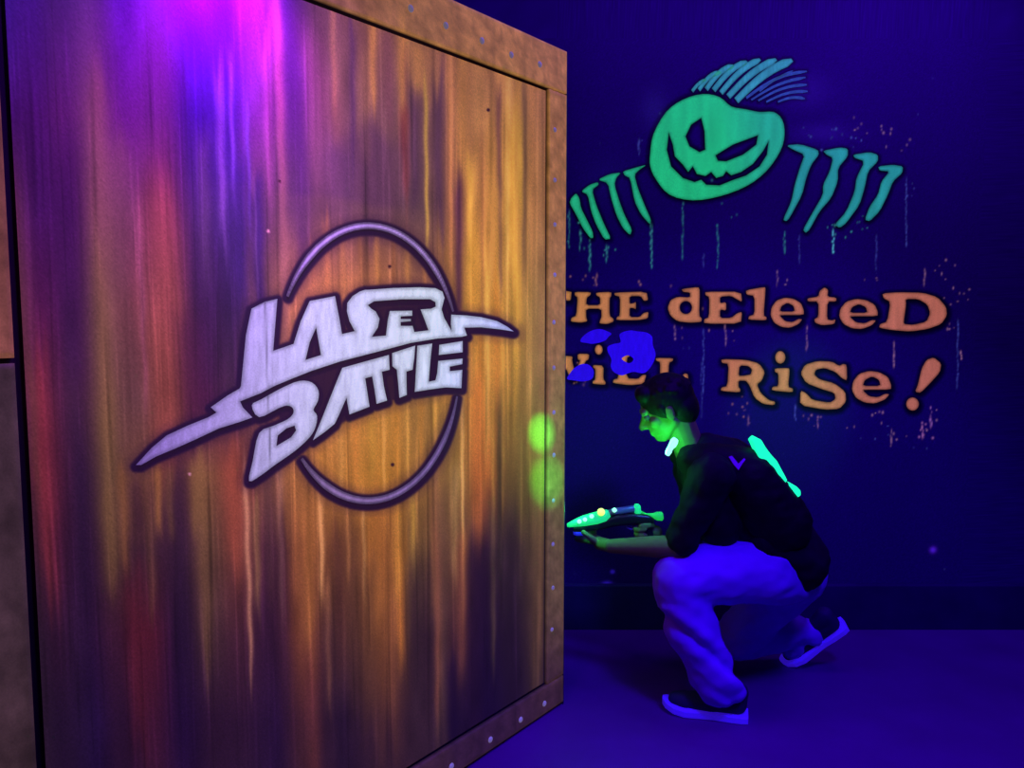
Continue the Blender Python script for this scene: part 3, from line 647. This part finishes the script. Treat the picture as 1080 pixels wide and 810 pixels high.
box('ceiling', (WL, -2.2, CEIL), (WR, YW + .1, CEIL + .1), M['ceiling'], kind='structure')['label'] = 'black ceiling above the arena'
box('wall_right', (WR, -2.2, 0), (WR + .1, YW, CEIL), M['side_wall'], kind='structure')['label'] = 'dark side wall of the arena'
box('wall_left', (WL - .1, -2.2, 0), (WL, YW, CEIL), M['side_wall'], kind='structure')['label'] = 'dark wall behind the partition'
bbm = prism([Vector((WL, YW - .012, 0)), Vector((WL, YW - .001, 0)), Vector((WL, YW - .001, .215)), Vector((WL, YW - .006, .215)), Vector((WL, YW - .012, .205))], Vector((WR - WL, 0, 0)))
tag(from_bm('baseboard_back', bbm, M['base']), 'dark baseboard along the foot of the mural wall', kind='structure')

# mural pieces: flat layers of fluorescent paint on the wall
def wplane(w): return lambda x, y: at(x, y, YW - w)
def orange(x, y, e):
    t = np.clip((x - 600) / 400, 0, 1)[:, None]
    c = np.array((204, 134, 62.)) * (1 - t) + np.array((186, 106, 76.)) * t
    c = c * (1 + .10 * nzf(x, y, .2)[:, None]); r = np.clip(e / 2.0, 0, 1)[:, None]
    return lin(np.clip(c * (.60 + .40 * r), 0, 255))
def green(dim):
    def f(x, y, e):
        c = np.array((34, 200, 108.)) * np.ones((len(x), 1)); c2 = np.array((40, 150, 135.))
        k = dim(x, y)[:, None]; c = c * (1 - k) + c2 * k
        c = c * (1 + .10 * nzf(x, y, .12)[:, None]); r = np.clip(e / 2.2, 0, 1)[:, None]
        return lin(np.clip(c * (.65 + .35 * r), 0, 255))
    return f
for L in LETTERS:
    paint_patch('painted_slogan_letter', L, wplane(.003), orange, M['glow_paint'], wall, 2.0)
for L in BLOBS:
    o = paint_patch('blue_paint_blot', L, wplane(.005), lambda x, y, e: lin(np.array((42, 10, 196.)) * (1 + .10 * nzf(x, y, .5)[:, None])), M['glow_paint'], wall, 2.0)
    o['label'] = 'bright blue paint blot over the slogan'
paint_patch('painted_pumpkin_face', FACE, wplane(.003), green(lambda x, y: np.clip((x - 760) / 120, 0, .4) + np.clip((y - 60) / -60, 0, 0)), M['glow_paint'], wall, 2.2)['label'] = 'green grinning pumpkin face'
for L in CLAWS:
    dd = .85 if L[0][0][0] > 800 else .25
    paint_patch('painted_claw_mark', L, wplane(.003), green(lambda x, y, dd=dd: np.full(x.shape, dd)), M['glow_paint'], wall, 1.8)
for i, L in enumerate(HAIR):
    if i < 7:
        f = lambda x, y, e: lin(np.clip(np.array((52, 150, 138.)) * (1 + .18 * nzf(x, y, .4)[:, None]) * (.72 + .28 * np.clip(e / 1.6, 0, 1))[:, None], 0, 255))
    else:
        f = lambda x, y, e: lin(np.clip(np.array((48, 78, 140.)) * (1 + .25 * nzf(x, y, .5)[:, None]), 0, 255)) * .8
    paint_patch('painted_hair_strand', L, wplane(.003), f, M['glow_paint'], wall, 1.8)

# ------------------------------------------------------------------ organic shapes
def add_ball(bm, c, r, rot=None, seg=20):
    if isinstance(r, (int, float)): r = (r, r, r)
    m = Matrix.Translation(c) @ (rot.to_4x4() if rot else Matrix.Identity(4)) @ Matrix.Diagonal((*r, 1))
    bmesh.ops.create_uvsphere(bm, u_segments=seg, v_segments=seg // 2 + 2, radius=1, matrix=m)
def add_caps(bm, a, b, ra, rb, seg=18):
    t = bmesh.new()
    bmesh.ops.create_uvsphere(t, u_segments=seg, v_segments=seg // 2, radius=ra, matrix=Matrix.Translation(a))
    bmesh.ops.create_uvsphere(t, u_segments=seg, v_segments=seg // 2, radius=rb, matrix=Matrix.Translation(b))
    r = bmesh.ops.convex_hull(t, input=t.verts)
    bmesh.ops.delete(t, geom=[g for g in r['geom_interior'] if isinstance(g, bmesh.types.BMVert)], context='VERTS')
    me = bpy.data.meshes.new('t'); t.to_mesh(me); t.free(); bm.from_mesh(me); bpy.data.meshes.remove(me)
def chain(bm, pts, rs):
    for i in range(len(pts) - 1): add_caps(bm, pts[i], pts[i + 1], rs[i], rs[i + 1])
def grow(name, bm, vox, it, mat, parent, disp=None):
    """melt the pieces into one continuous skin"""
    me = bpy.data.meshes.new('raw'); bm.to_mesh(me); bm.free()
    o = bpy.data.objects.new('raw', me); COL.objects.link(o)
    m = o.modifiers.new('r', 'REMESH'); m.mode = 'VOXEL'; m.voxel_size = vox
    if it:
        s = o.modifiers.new('s', 'SMOOTH'); s.iterations = it; s.factor = .5
    dg = bpy.context.evaluated_depsgraph_get(); dg.update()
    out = bpy.data.meshes.new_from_object(o.evaluated_get(dg)); out.name = name
    bpy.data.objects.remove(o); bpy.data.meshes.remove(me)
    if disp:
        ns = [v.normal.copy() for v in out.vertices]
        for v, n_ in zip(out.vertices, ns): v.co += n_ * disp(v.co)
    return link(name, out, mat, parent, True)

person = empty('person', Vector((at(760, 700, 2.9).x, 2.9, 0)))
tag(person, 'person in dark vest and pale trousers crouching beside the partition with a toy gun', 'person')
# joints
Hl, Kl, Al = at(826, 600, 2.87), at(716, 613, 2.79), at(760, 728, 2.77)
Hr, Kr, Ar = at(834, 602, 3.03), at(772, 676, 3.14), at(848, 668, 3.16)
Sl, El, Wl = at(752, 500, 2.78), at(716, 577, 2.79), at(644, 576, 2.92)
Sr, Er, Wr = at(745, 496, 3.10), at(722, 580, 3.20), at(690, 570, 3.04)
pel, wai, che, nec, = at(832, 592, 2.95), at(812, 560, 2.95), at(775, 512, 2.95), at(728, 476, 2.95)
hd = at(702, 432, 2.95)
# head frame: forward, up
Fw = Vector((-.90, .12, -.42)).normalized(); Sd = Fw.cross(Vector((0, 0, 1))).normalized() * -1; Up = Sd.cross(Fw).normalized()
if Up.z < 0: Up = -Up
HR = Matrix((Fw, Sd, Up)).transposed()
def hp(f, s, u): return hd + Fw * f + Sd * s + Up * u
bm = bmesh.new()
add_ball(bm, hp(-.012, 0, .028), (.094, .074, .088), HR)
add_ball(bm, hp(.02, 0, -.03), (.068, .058, .072), HR)
add_ball(bm, hp(.045, 0, -.083), (.034, .036, .024), HR)
add_caps(bm, hp(-.01, .045, -.045), hp(.045, .02, -.085), .022, .02); add_caps(bm, hp(-.01, -.045, -.045), hp(.045, -.02, -.085), .022, .02)
add_caps(bm, hp(.078, 0, .012), hp(.104, 0, -.026), .010, .014); add_ball(bm, hp(.092, .012, -.03), .010); add_ball(bm, hp(.092, -.012, -.03), .010)
add_caps(bm, hp(.076, .034, .024), hp(.08, -.034, .024), .013, .013)
add_caps(bm, hp(.078, .018, -.054), hp(.078, -.018, -.054), .0095, .0095); add_caps(bm, hp(.076, .014, -.064), hp(.076, -.014, -.064), .0095, .0095)
for s in (1, -1):
    add_ball(bm, hp(.05, s * .045, -.022), (.024, .02, .02), HR)
    add_ball(bm, hp(-.008, s * .074, -.008), (.018, .008, .03), HR); add_ball(bm, hp(-.012, s * .078, .006), (.014, .008, .014), HR)
chain(bm, [hp(-.03, 0, -.05), nec, at(748, 492, 2.95)], [.055, .058, .075])
chain(bm, [at(752, 496, 2.95), che, wai, pel], [.10, .125, .115, .12])
for S_, Ex, W_ in ((Sl, El, Wl), (Sr, Er, Wr)):
    chain(bm, [at(756, 500, 2.95), S_], [.08, .055]); chain(bm, [S_, (S_ + Ex) / 2, Ex, Ex.lerp(W_, .3), W_], [.052, .046, .038, .040, .026])
for Hh, Kk, Aa in ((Hl, Kl, Al), (Hr, Kr, Ar)):
    chain(bm, [Hh, Hh.lerp(Kk, .5), Kk, Kk.lerp(Aa, .35), Aa], [.085, .072, .055, .052, .035])
# hands: palm, four fingers, thumb
gunA = at(600, 553, 3.02); gunB = at(698, 545, 2.96)                   # muzzle, tail
gx = (gunA - gunB).normalized(); gy = Vector((0, 1, 0)); gy = (gy - gx * gy.dot(gx)).normalized(); gz = gy.cross(gx); gz = gz if gz.z > 0 else -gz
GL = (gunA - gunB).length
def gp(l, s, h): return gunB + gx * l + gy * s + gz * h                # along the gun from its tail, sideways (away), up
def hand(W_, palm, fingers, thumb):
    add_caps(bm, W_, palm[0], .024, .026)
    for a, b_ in palm[1]: add_caps(bm, a, b_, .017, .0145)
    for f_ in fingers: chain(bm, f_, [.0098, .009, .0082, .0072][:len(f_)])
    chain(bm, thumb, [.013, .0115, .0098][:len(thumb)])
# left hand: cupped under the front housing
pc = gp(.265, -.012, -.066)
kn = [gp(.285 + .0 * i, 0, 0) for i in range(4)]
knl = [gp(.325 - .021 * i, .018, -.064) for i in range(4)]
hand(Wl, (gp(.24, -.02, -.078), [(gp(.235, -.012, -.074), k) for k in knl]),
     [[k, k + gy * .026 + gz * .012, k + gy * .030 + gz * .032, k + gy * .018 + gz * .046] for k in knl],
     [gp(.25, -.034, -.066), gp(.272, -.038, -.046), gp(.296, -.034, -.026)])
# right hand: round the grip
knr = [gp(.082, .012, -.036 - .020 * i) for i in range(4)]
hand(Wr, (gp(.03, .030, -.066), [(gp(.035, .026, -.066), k + gy * .008) for k in knr]),
     [[k, gp(.104, -.006, -.036 - .020 * i), gp(.088, -.026, -.038 - .020 * i), gp(.066, -.026, -.038 - .020 * i)] for i, k in enumerate(knr)],
     [gp(.04, .022, -.040), gp(.05, -.014, -.026), gp(.078, -.024, -.022)])
body = grow('body', bm, .0042, 3, M['skin'], person)
for s in (1, -1):
    b2 = bmesh.new(); add_ball(b2, hp(.072, s * .031, .004), .0125); from_bm('eye', b2, M['eye'], person, True)
# hair: cap hugging the skull, short tufts
bm = bmesh.new()
add_ball(bm, hp(-.022, 0, .038), (.101, .084, .094), HR, 32)
add_ball(bm, hp(-.055, 0, -.01), (.066, .074, .078), HR, 24)
add_caps(bm, hp(.05, -.035, .085), hp(.05, .035, .085), .033, .033)
for s in (1, -1): add_caps(bm, hp(.012, s * .068, .02), hp(.008, s * .070, -.012), .018, .009)
for k in range(34):
    a = random.uniform(-1, 1); t = random.uniform(0, 2 * math.pi)
    d_ = Vector((math.cos(t) * .6 - .2, math.sin(t) * .8, .55 + .4 * a)).normalized()
    c_ = hp(-.022, 0, .036) + HR @ Vector((d_.x * .094, d_.y * .078, d_.z * .088)); dirn = (HR @ d_ + Vector((random.uniform(-.5, .5), random.uniform(-.5, .5), random.uniform(-.4, .2)))).normalized()
    add_caps(bm, c_, c_ + dirn * random.uniform(.008, .014), .012, .004, 8)
grow('hair', bm, .0048, 1, M['hair'], person)

# shirt with sleeves
def cloth(amp, s1, s2=0):
    def f(p): return amp * (noise.noise(p * s1) + .6 * noise.noise(Vector((p.x, p.y * 1.7, p.z * 1.4)) * (s1 * 2.1)))
    return f
bm = bmesh.new()
chain(bm, [at(748, 490, 2.95), at(765, 508, 2.95), at(800, 552, 2.95), at(826, 588, 2.95)], [.118, .155, .155, .152])
add_ball(bm, at(836, 588, 2.95), (.12, .185, .115)); add_caps(bm, at(812, 570, 2.83), at(843, 591, 2.84), .075, .070)
for S_, Ex in ((Sl, El), (Sr, Er)):
    chain(bm, [at(752, 500, 2.95), S_], [.105, .078]); chain(bm, [S_, S_.lerp(Ex, .55), S_.lerp(Ex, .9)], [.076, .064, .060])
grow('shirt', bm, .009, 4, M['shirt'], person, cloth(.010, 11))
# padded sensor vest over the chest and back
bm = bmesh.new()
for s in (-.10, .10):
    chain(bm, [at(726, 482, 2.95) + Vector((0, s * .7, 0)), at(748, 486, 2.95) + Vector((0, s, 0)), at(778, 490, 2.95) + Vector((0, s, 0))], [.060, .085, .085])
    chain(bm, [at(780, 500, 2.95) + Vector((0, s, 0)), at(812, 545, 2.95) + Vector((0, s, 0))], [.110, .118])
    chain(bm, [at(735, 500, 2.95) + Vector((0, s * .8, 0)), at(752, 548, 2.95) + Vector((0, s * .9, 0))], [.075, .080])
vest = grow('vest', bm, .009, 3, M['vest'], person, cloth(.006, 14))
def slab_along(name, pts, mat, parent, Y, w, jag=0):
    """thin moulded strip following picked profile points; pts = (px, py, half-thickness px)"""
    bm = bmesh.new(); L = []; R = []
    for i, (x, y, h) in enumerate(pts):
        a = pts[max(i - 1, 0)]; b_ = pts[min(i + 1, len(pts) - 1)]; dx, dy = b_[0] - a[0], b_[1] - a[1]; l = math.hypot(dx, dy)
        h1 = h * (1 + random.uniform(-jag, jag)); h2 = h * (1 + random.uniform(-jag, jag))
        L.append(at(x - dy / l * h1, y + dx / l * h1, Y)); R.append(at(x + dy / l * h2, y - dx / l * h2, Y))
    o = from_bm(name, prism(L + R[::-1], Vector((0, w, 0))), mat, parent)
    m = o.modifiers.new('b', 'BEVEL'); m.width = .004; m.segments = 2; m.limit_method = 'ANGLE'
    return o
YS = 2.795
slab_along('light_strip', [(795, 463, 3), (799, 467, 5), (803, 475, 5.5), (808, 483, 6.5), (814, 491, 7), (819, 498, 6.5), (824, 504, 5), (829, 509, 2.5)], M['green_led'], vest, YS, .05, .06)['label'] = 'glowing turquoise light strip on the back of the vest'
slab_along('light_strip', [(833, 512, 2.5), (837, 517, 5), (841, 521, 5), (843, 524, 2.5)], M['green_led'], vest, YS, .05, .06)
slab_along('light_strip', [(714, 463, 2), (712, 466, 3.4), (710, 470, 3.2), (708, 473, 2.2), (706, 477, 2.8), (704, 481, 1.6)], M['led_white'], vest, 2.80, .03, .1)
o = slab_along('chevron_mark', [(770, 483, 1.4), (774, 488, 1.5), (778.5, 493.5, 1.6), (781, 489, 1.4), (784, 485, 1.2)], M['chevron'], vest, 2.0, .004)
bpy.data.objects.remove(o)

# trousers: two loose legs
def fold(p):
    a = cloth(.010, 9)(p)
    q = project(p.x, p.y, p.z)
    if q[1] > 640 and p.y < 2.92 and q[0] < 800:     # wide diagonal folds down the near shin
        s = (q[1] - 650) - (q[0] - 700) * .78
        a += -.016 * math.exp(-(s / 5.5) ** 2) + .010 * math.exp(-((s - 12) / 9) ** 2) - .008 * math.exp(-((s - 36) / 7) ** 2) + .006 * math.exp(-((s + 14) / 9) ** 2)
    return a
bm = bmesh.new()
add_ball(bm, at(828, 604, 2.95), (.118, .160, .108))
chain(bm, [at(828, 605, 2.90), at(800, 600, 2.86), at(762, 603, 2.83), at(722, 612, 2.80)], [.118, .125, .112, .102])
chain(bm, [at(716, 612, 2.80), at(726, 650, 2.79), at(742, 690, 2.78), at(756, 722, 2.77)], [.100, .092, .088, .080])
add_ball(bm, at(760, 730, 2.77), (.086, .075, .045))
chain(bm, [at(836, 605, 3.03), at(805, 640, 3.09), at(776, 674, 3.14)], [.125, .105, .085])
chain(bm, [at(776, 674, 3.14), at(812, 668, 3.16), at(836, 664, 3.18)], [.085, .085, .070])
chain(bm, [at(838, 662, 3.18), at(836, 682, 3.19)], [.058, .05]); chain(bm, [at(838, 664, 3.18), at(855, 668, 3.18)], [.062, .056])
trs = grow('trousers', bm, .009, 3, M['trousers'], person, fold)

# shoes: local x to the toe, z up
def shoe(org, rot, l=.285):
    W = lambda x, y, z: org + rot @ Vector((x, y, z))
    prof = [(-.02, .034), (0, .04), (.05, .040), (.10, .036), (.15, .042), (.20, .048), (.24, .044), (.27, .028), (.282, .008)]
    bm = bmesh.new(); rings = []
    def outline(gr):
        up_ = [(x, (y + gr)) for x, y in prof]; return up_ + [(x, -y) for x, y in up_[::-1]]
    lift = lambda x: .0 + (.022 * max(0, (x - .19) / .09) ** 2)
    for z, gr in ((0, -.003), (.005, .002), (.024, .003), (.028, -.001)):
        rings.append([bm.verts.new(W(x, y, z + lift(x))) for x, y in outline(gr)])
    n = len(rings[0])
    for a, b_ in zip(rings, rings[1:]):
        for i in range(n): bm.faces.new((a[i], a[(i + 1) % n], b_[(i + 1) % n], b_[i]))
    bm.faces.new(rings[0][::-1]); bm.faces.new(rings[-1])
    sole = bm
    bm = bmesh.new()
    add_caps(bm, W(.02, 0, .055), W(.11, 0, .055), .036, .038); add_caps(bm, W(.11, 0, .052), W(.20, 0, .044), .040, .034); add_caps(bm, W(.20, 0, .044), W(.235, 0, .046), .038, .028)
    add_caps(bm, W(.02, 0, .055), W(.015, 0, .10), .036, .034); add_caps(bm, W(.015, 0, .10), W(.08, 0, .085), .036, .030)
    up_ = grow('shoe', bm, .006, 3, M['upper'], person)
    from_bm('sole', sole, M['sole'], up_, False)
    for k in range(4):
        b3 = bmesh.new(); x = .115 + .022 * k; h = .094 - .010 * k
        add_caps(b3, W(x, -.018, h), W(x + .006, .018, h), .003, .003, 8)
        from_bm('lace', b3, M['sole'] if False else M['hair'], up_, True)
    return up_
heel = at(782, 762, 2.745); heel.z = 0; toe = at(704, 749, 2.80); toe.z = 0
hx = at(783, 763, 1); r_ = ray(789, 763); t_ = -H / r_.z; heel = Vector((r_.x * t_, r_.y * t_, 0)); r_ = ray(707, 752); t_ = -H / r_.z; toe = Vector((r_.x * t_, r_.y * t_, 0))
dx_ = (toe - heel).normalized(); rot = Matrix((dx_, Vector((0, 0, 1)).cross(dx_), Vector((0, 0, 1)))).transposed()
shoe(heel + Vector((0, 0, .001)) + rot @ Vector((.02, -.02, 0)), rot)
# rear foot, up on its toes
toe2 = at(838, 697, 3.22); toe2.z = 0.012; up2 = at(882, 668, 3.17)
dx_ = (toe2 - up2).normalized(); sd = Vector((-.15, 1, .05)); sd = (sd - dx_ * sd.dot(dx_)).normalized(); zz = dx_.cross(sd); zz = zz if zz.x < 0 else -zz
rot2 = Matrix((dx_, zz.cross(dx_), zz)).transposed()
L2 = .27
shoe(toe2 - dx_ * .245 + Vector((0, 0, .0)), rot2)

# chevron on the near sleeve, laid on the cloth surface
sh = None
for o in list(person.children_recursive):
    if o.name.startswith('shirt'): sh = o
dg = bpy.context.evaluated_depsgraph_get(); dg.update()
def hit(px, py, lift=.003):
    best = None
    for o in [c for c in person.children_recursive if c.type == 'MESH' and c.name.split('.')[0] in ('shirt', 'vest')]:
        inv = o.matrix_world.inverted(); a = inv @ Vector((0, 0, H)); d_ = (inv.to_3x3() @ ray(px, py)).normalized()
        ok, loc, nor, _ = o.ray_cast(a, d_)
        if ok:
            w = o.matrix_world @ loc
            if best is None or w.length < best[0].length: best = (w, (o.matrix_world.to_3x3() @ nor).normalized())
    return best[0] + best[1] * lift if best else at(px, py, 2.75)
bm = bmesh.new()
poly = [(768.5, 482), (771.5, 481), (774.5, 484.5), (778.3, 489.3), (781.5, 486.5), (784.3, 483.5), (786, 485), (783, 489), (778.5, 495.5), (773.5, 490)]
fr = [hit(x, y, .005) for x, y in poly]; bk = [hit(x, y, .001) for x, y in poly]
a = [bm.verts.new(p) for p in fr]; b_ = [bm.verts.new(p) for p in bk]
bmesh.ops.triangulate(bm, faces=[bm.faces.new(a)])
for i in range(len(a)): bm.faces.new((a[i], a[(i + 1) % len(a)], b_[(i + 1) % len(a)], b_[i]))
from_bm('chevron_mark', bm, M['chevron'], vest)

# ------------------------------------------------------------------ laser tag gun
gun = empty('laser_tag_gun', gp(.12, 0, -.1))
tag(gun, 'toy laser gun with a green glowing front held by the crouching person', 'toy gun')
def loft(name, secs, mat, seg=16, sq=2.6):
    """rounded-box section loft along the gun; secs = (l, height centre, half-width, half-height)"""
    bm = bmesh.new(); rg = []
    for (l, h, w, hh) in secs:
        q = []
        for k in range(seg):
            a = 2 * math.pi * k / seg; c, s = math.cos(a), math.sin(a)
            q.append(bm.verts.new(gp(l, w * math.copysign(abs(c) ** (2 / sq), c), h + hh * math.copysign(abs(s) ** (2 / sq), s))))
        rg.append(q)
    for a, b_ in zip(rg, rg[1:]):
        for i in range(seg): bm.faces.new((a[i], a[(i + 1) % seg], b_[(i + 1) % seg], b_[i]))
    bm.faces.new(rg[0][::-1]); bm.faces.new(rg[-1])
    return from_bm(name, bm, mat, gun, True)
loft('front_housing', [(.190, .028, .012, .012), (.205, .022, .022, .022), (.24, .016, .025, .024), (.29, .010, .024, .020), (.325, .004, .019, .014), (.350, -.002, .013, .009), (.358, -.003, .008, .006)], M['gun_green'])['label'] = 'glowing green front housing'
loft('body', [(.03, -.008, .010, .012), (.05, -.006, .018, .020), (.10, .002, .020, .024), (.17, .002, .021, .022), (.22, -.010, .020, .018), (.30, -.022, .018, .012), (.335, -.022, .012, .008)], M['gun_dark'])
loft('barrel', [(.092, .038, .010, .010), (.10, .039, .013, .013), (.18, .034, .014, .013), (.196, .030, .012, .011)], M['gun_grey'])
loft('sight', [(.074, .034, .008, .014), (.080, .036, .013, .020), (.094, .037, .013, .021), (.099, .036, .009, .014)], M['gun_green'])
loft('rear_cap', [(-.006, .002, .009, .010), (.0, .002, .015, .017), (.018, .004, .016, .016), (.03, .006, .011, .010), (.055, .012, .005, .005), (.075, .026, .004, .004)], M['gun_rear'])
loft('fore_grip', [(.285, -.036, .010, .008), (.295, -.036, .014, .011), (.325, -.036, .014, .010), (.338, -.035, .009, .006)], M['gun_blue'])
# grip and trigger guard
bm = bmesh.new(); chain(bm, [gp(.062, 0, -.012), gp(.056, 0, -.06), gp(.046, 0, -.105)], [.018, .017, .018])
grow('grip', bm, .004, 2, M['gun_dark'], gun)
bm = bmesh.new(); chain(bm, [gp(.09, 0, -.018), gp(.098, 0, -.034), gp(.118, 0, -.040), gp(.134, 0, -.030), gp(.138, 0, -.014)], [.0035] * 5)
grow('trigger_guard', bm, .0025, 1, M['gun_grey'], gun)
bm = bmesh.new(); chain(bm, [gp(.108, 0, -.016), gp(.112, 0, -.026), gp(.107, 0, -.034)], [.004, .0035, .003]); from_bm('trigger', bm, M['gun_grey'], gun, True)
for (x, y, r, m) in [(611, 550, .0085, 'led_white'), (617, 548, .0080, 'led_white'), (624, 544.5, .0085, 'led_white'), (634, 540, .0150, 'led_warm'), (648, 538, .0090, 'led_white')]:
    b2 = bmesh.new()
    c_ = at(x, y, gunB.y + (gunA.y - gunB.y) * (698 - x) / 98 - .024); add_ball(b2, c_, (r, r * .8, r), None, 14); from_bm('led_lens', b2, M[m], gun, True)

# ------------------------------------------------------------------ light
def area(name, loc, to, size, power, col, shape='DISK'):
    l = bpy.data.lights.new(name, 'AREA'); l.energy = power; l.color = col; l.size = size; l.shape = shape
    o = bpy.data.objects.new(name, l); COL.objects.link(o); o.location = loc
    o.rotation_euler = (Vector(to) - Vector(loc)).to_track_quat('-Z', 'Y').to_euler(); return o
def spot(name, loc, to, power, col, ang, blend, r=.05):
    l = bpy.data.lights.new(name, 'SPOT'); l.energy = power; l.color = col; l.spot_size = math.radians(ang); l.spot_blend = blend; l.shadow_soft_size = r
    o = bpy.data.objects.new(name, l); COL.objects.link(o); o.location = loc
    o.rotation_euler = (Vector(to) - Vector(loc)).to_track_quat('-Z', 'Y').to_euler(); return o
def point(name, loc, power, col, r=.02):
    l = bpy.data.lights.new(name, 'POINT'); l.energy = power; l.color = col; l.shadow_soft_size = r
    o = bpy.data.objects.new(name, l); COL.objects.link(o); o.location = loc; return o

w = bpy.data.worlds.new('world'); SC.world = w; w.use_nodes = True
w.node_tree.nodes['Background'].inputs[0].default_value = (.15, .03, 1, 1); w.node_tree.nodes['Background'].inputs[1].default_value = .01

pc = pan(.9, 1.25)
spot('panel_fill_spot', pan(.85, 1.75, 1.3), pan(.85, 1.45), 30, (1, .95, .78), 72, .8, .2)  # added warm fill, stands in for ultraviolet exciting the panel paint
g = pan_uv(262, 0)
spot('violet_spot', pan(g[0] + .06, 2.34, .20), pan(g[0] + .06, 2.08, 0), 100, (.52, .0, 1), 84, 1, .06)
spot('violet_spot', pan(g[0] + .1, 2.75, .45), pan(g[0] + .1, 1.5, 0), 62, (.24, .0, 1), 90, 1, .08)
spot('black_light', (1.15, 1.0, 3.0), (.95, 2.9, .45), 300, (.06, .0, 1), 62, .6, .22)
spot('black_light', (.75, 1.2, 3.0), (.5, 1.85, 0), 190, (.08, .0, 1), 56, 1, .25)
area('black_light', (1.7, 2.75, 3.12), (1.6, 3.6, .6), .9, 26, (.13, .0, 1))
area('black_light', (.6, 2.75, 3.12), (.5, 3.6, .6), .6, 10, (.13, .0, 1))
point('black_light', (-.1, 3.15, 2.9), 2, (.1, .0, 1), .1)
# green dots on the partition edge, cast by added spots without a seen source
for (x, y, pw, an_) in [(571, 457, 620, 3.6), (577, 508, 330, 5.0)]:
    u, v = pan_uv(x, y); q = pan(u, v)
    spot('green_dot_spot', q + N * 1.3 - D * .8 + Vector((0, 0, .5)), q, pw, (.05, 1, .15), an_ * 1.6, 1, .005)
q = at(832, 440, YW); spot('green_dot_spot', (1.5, 1.6, 2.6), q, 160, (0, 1, .2), 16, 1, .01)  # another added spot, makes the faint green patch on the lettering
point('gun_glow', gp(.33, -.04, .07), 1.0, (.05, 1, .25))
point('collar_glow', at(694, 474, 2.82), 1.6, (.02, 1, .15), .01)
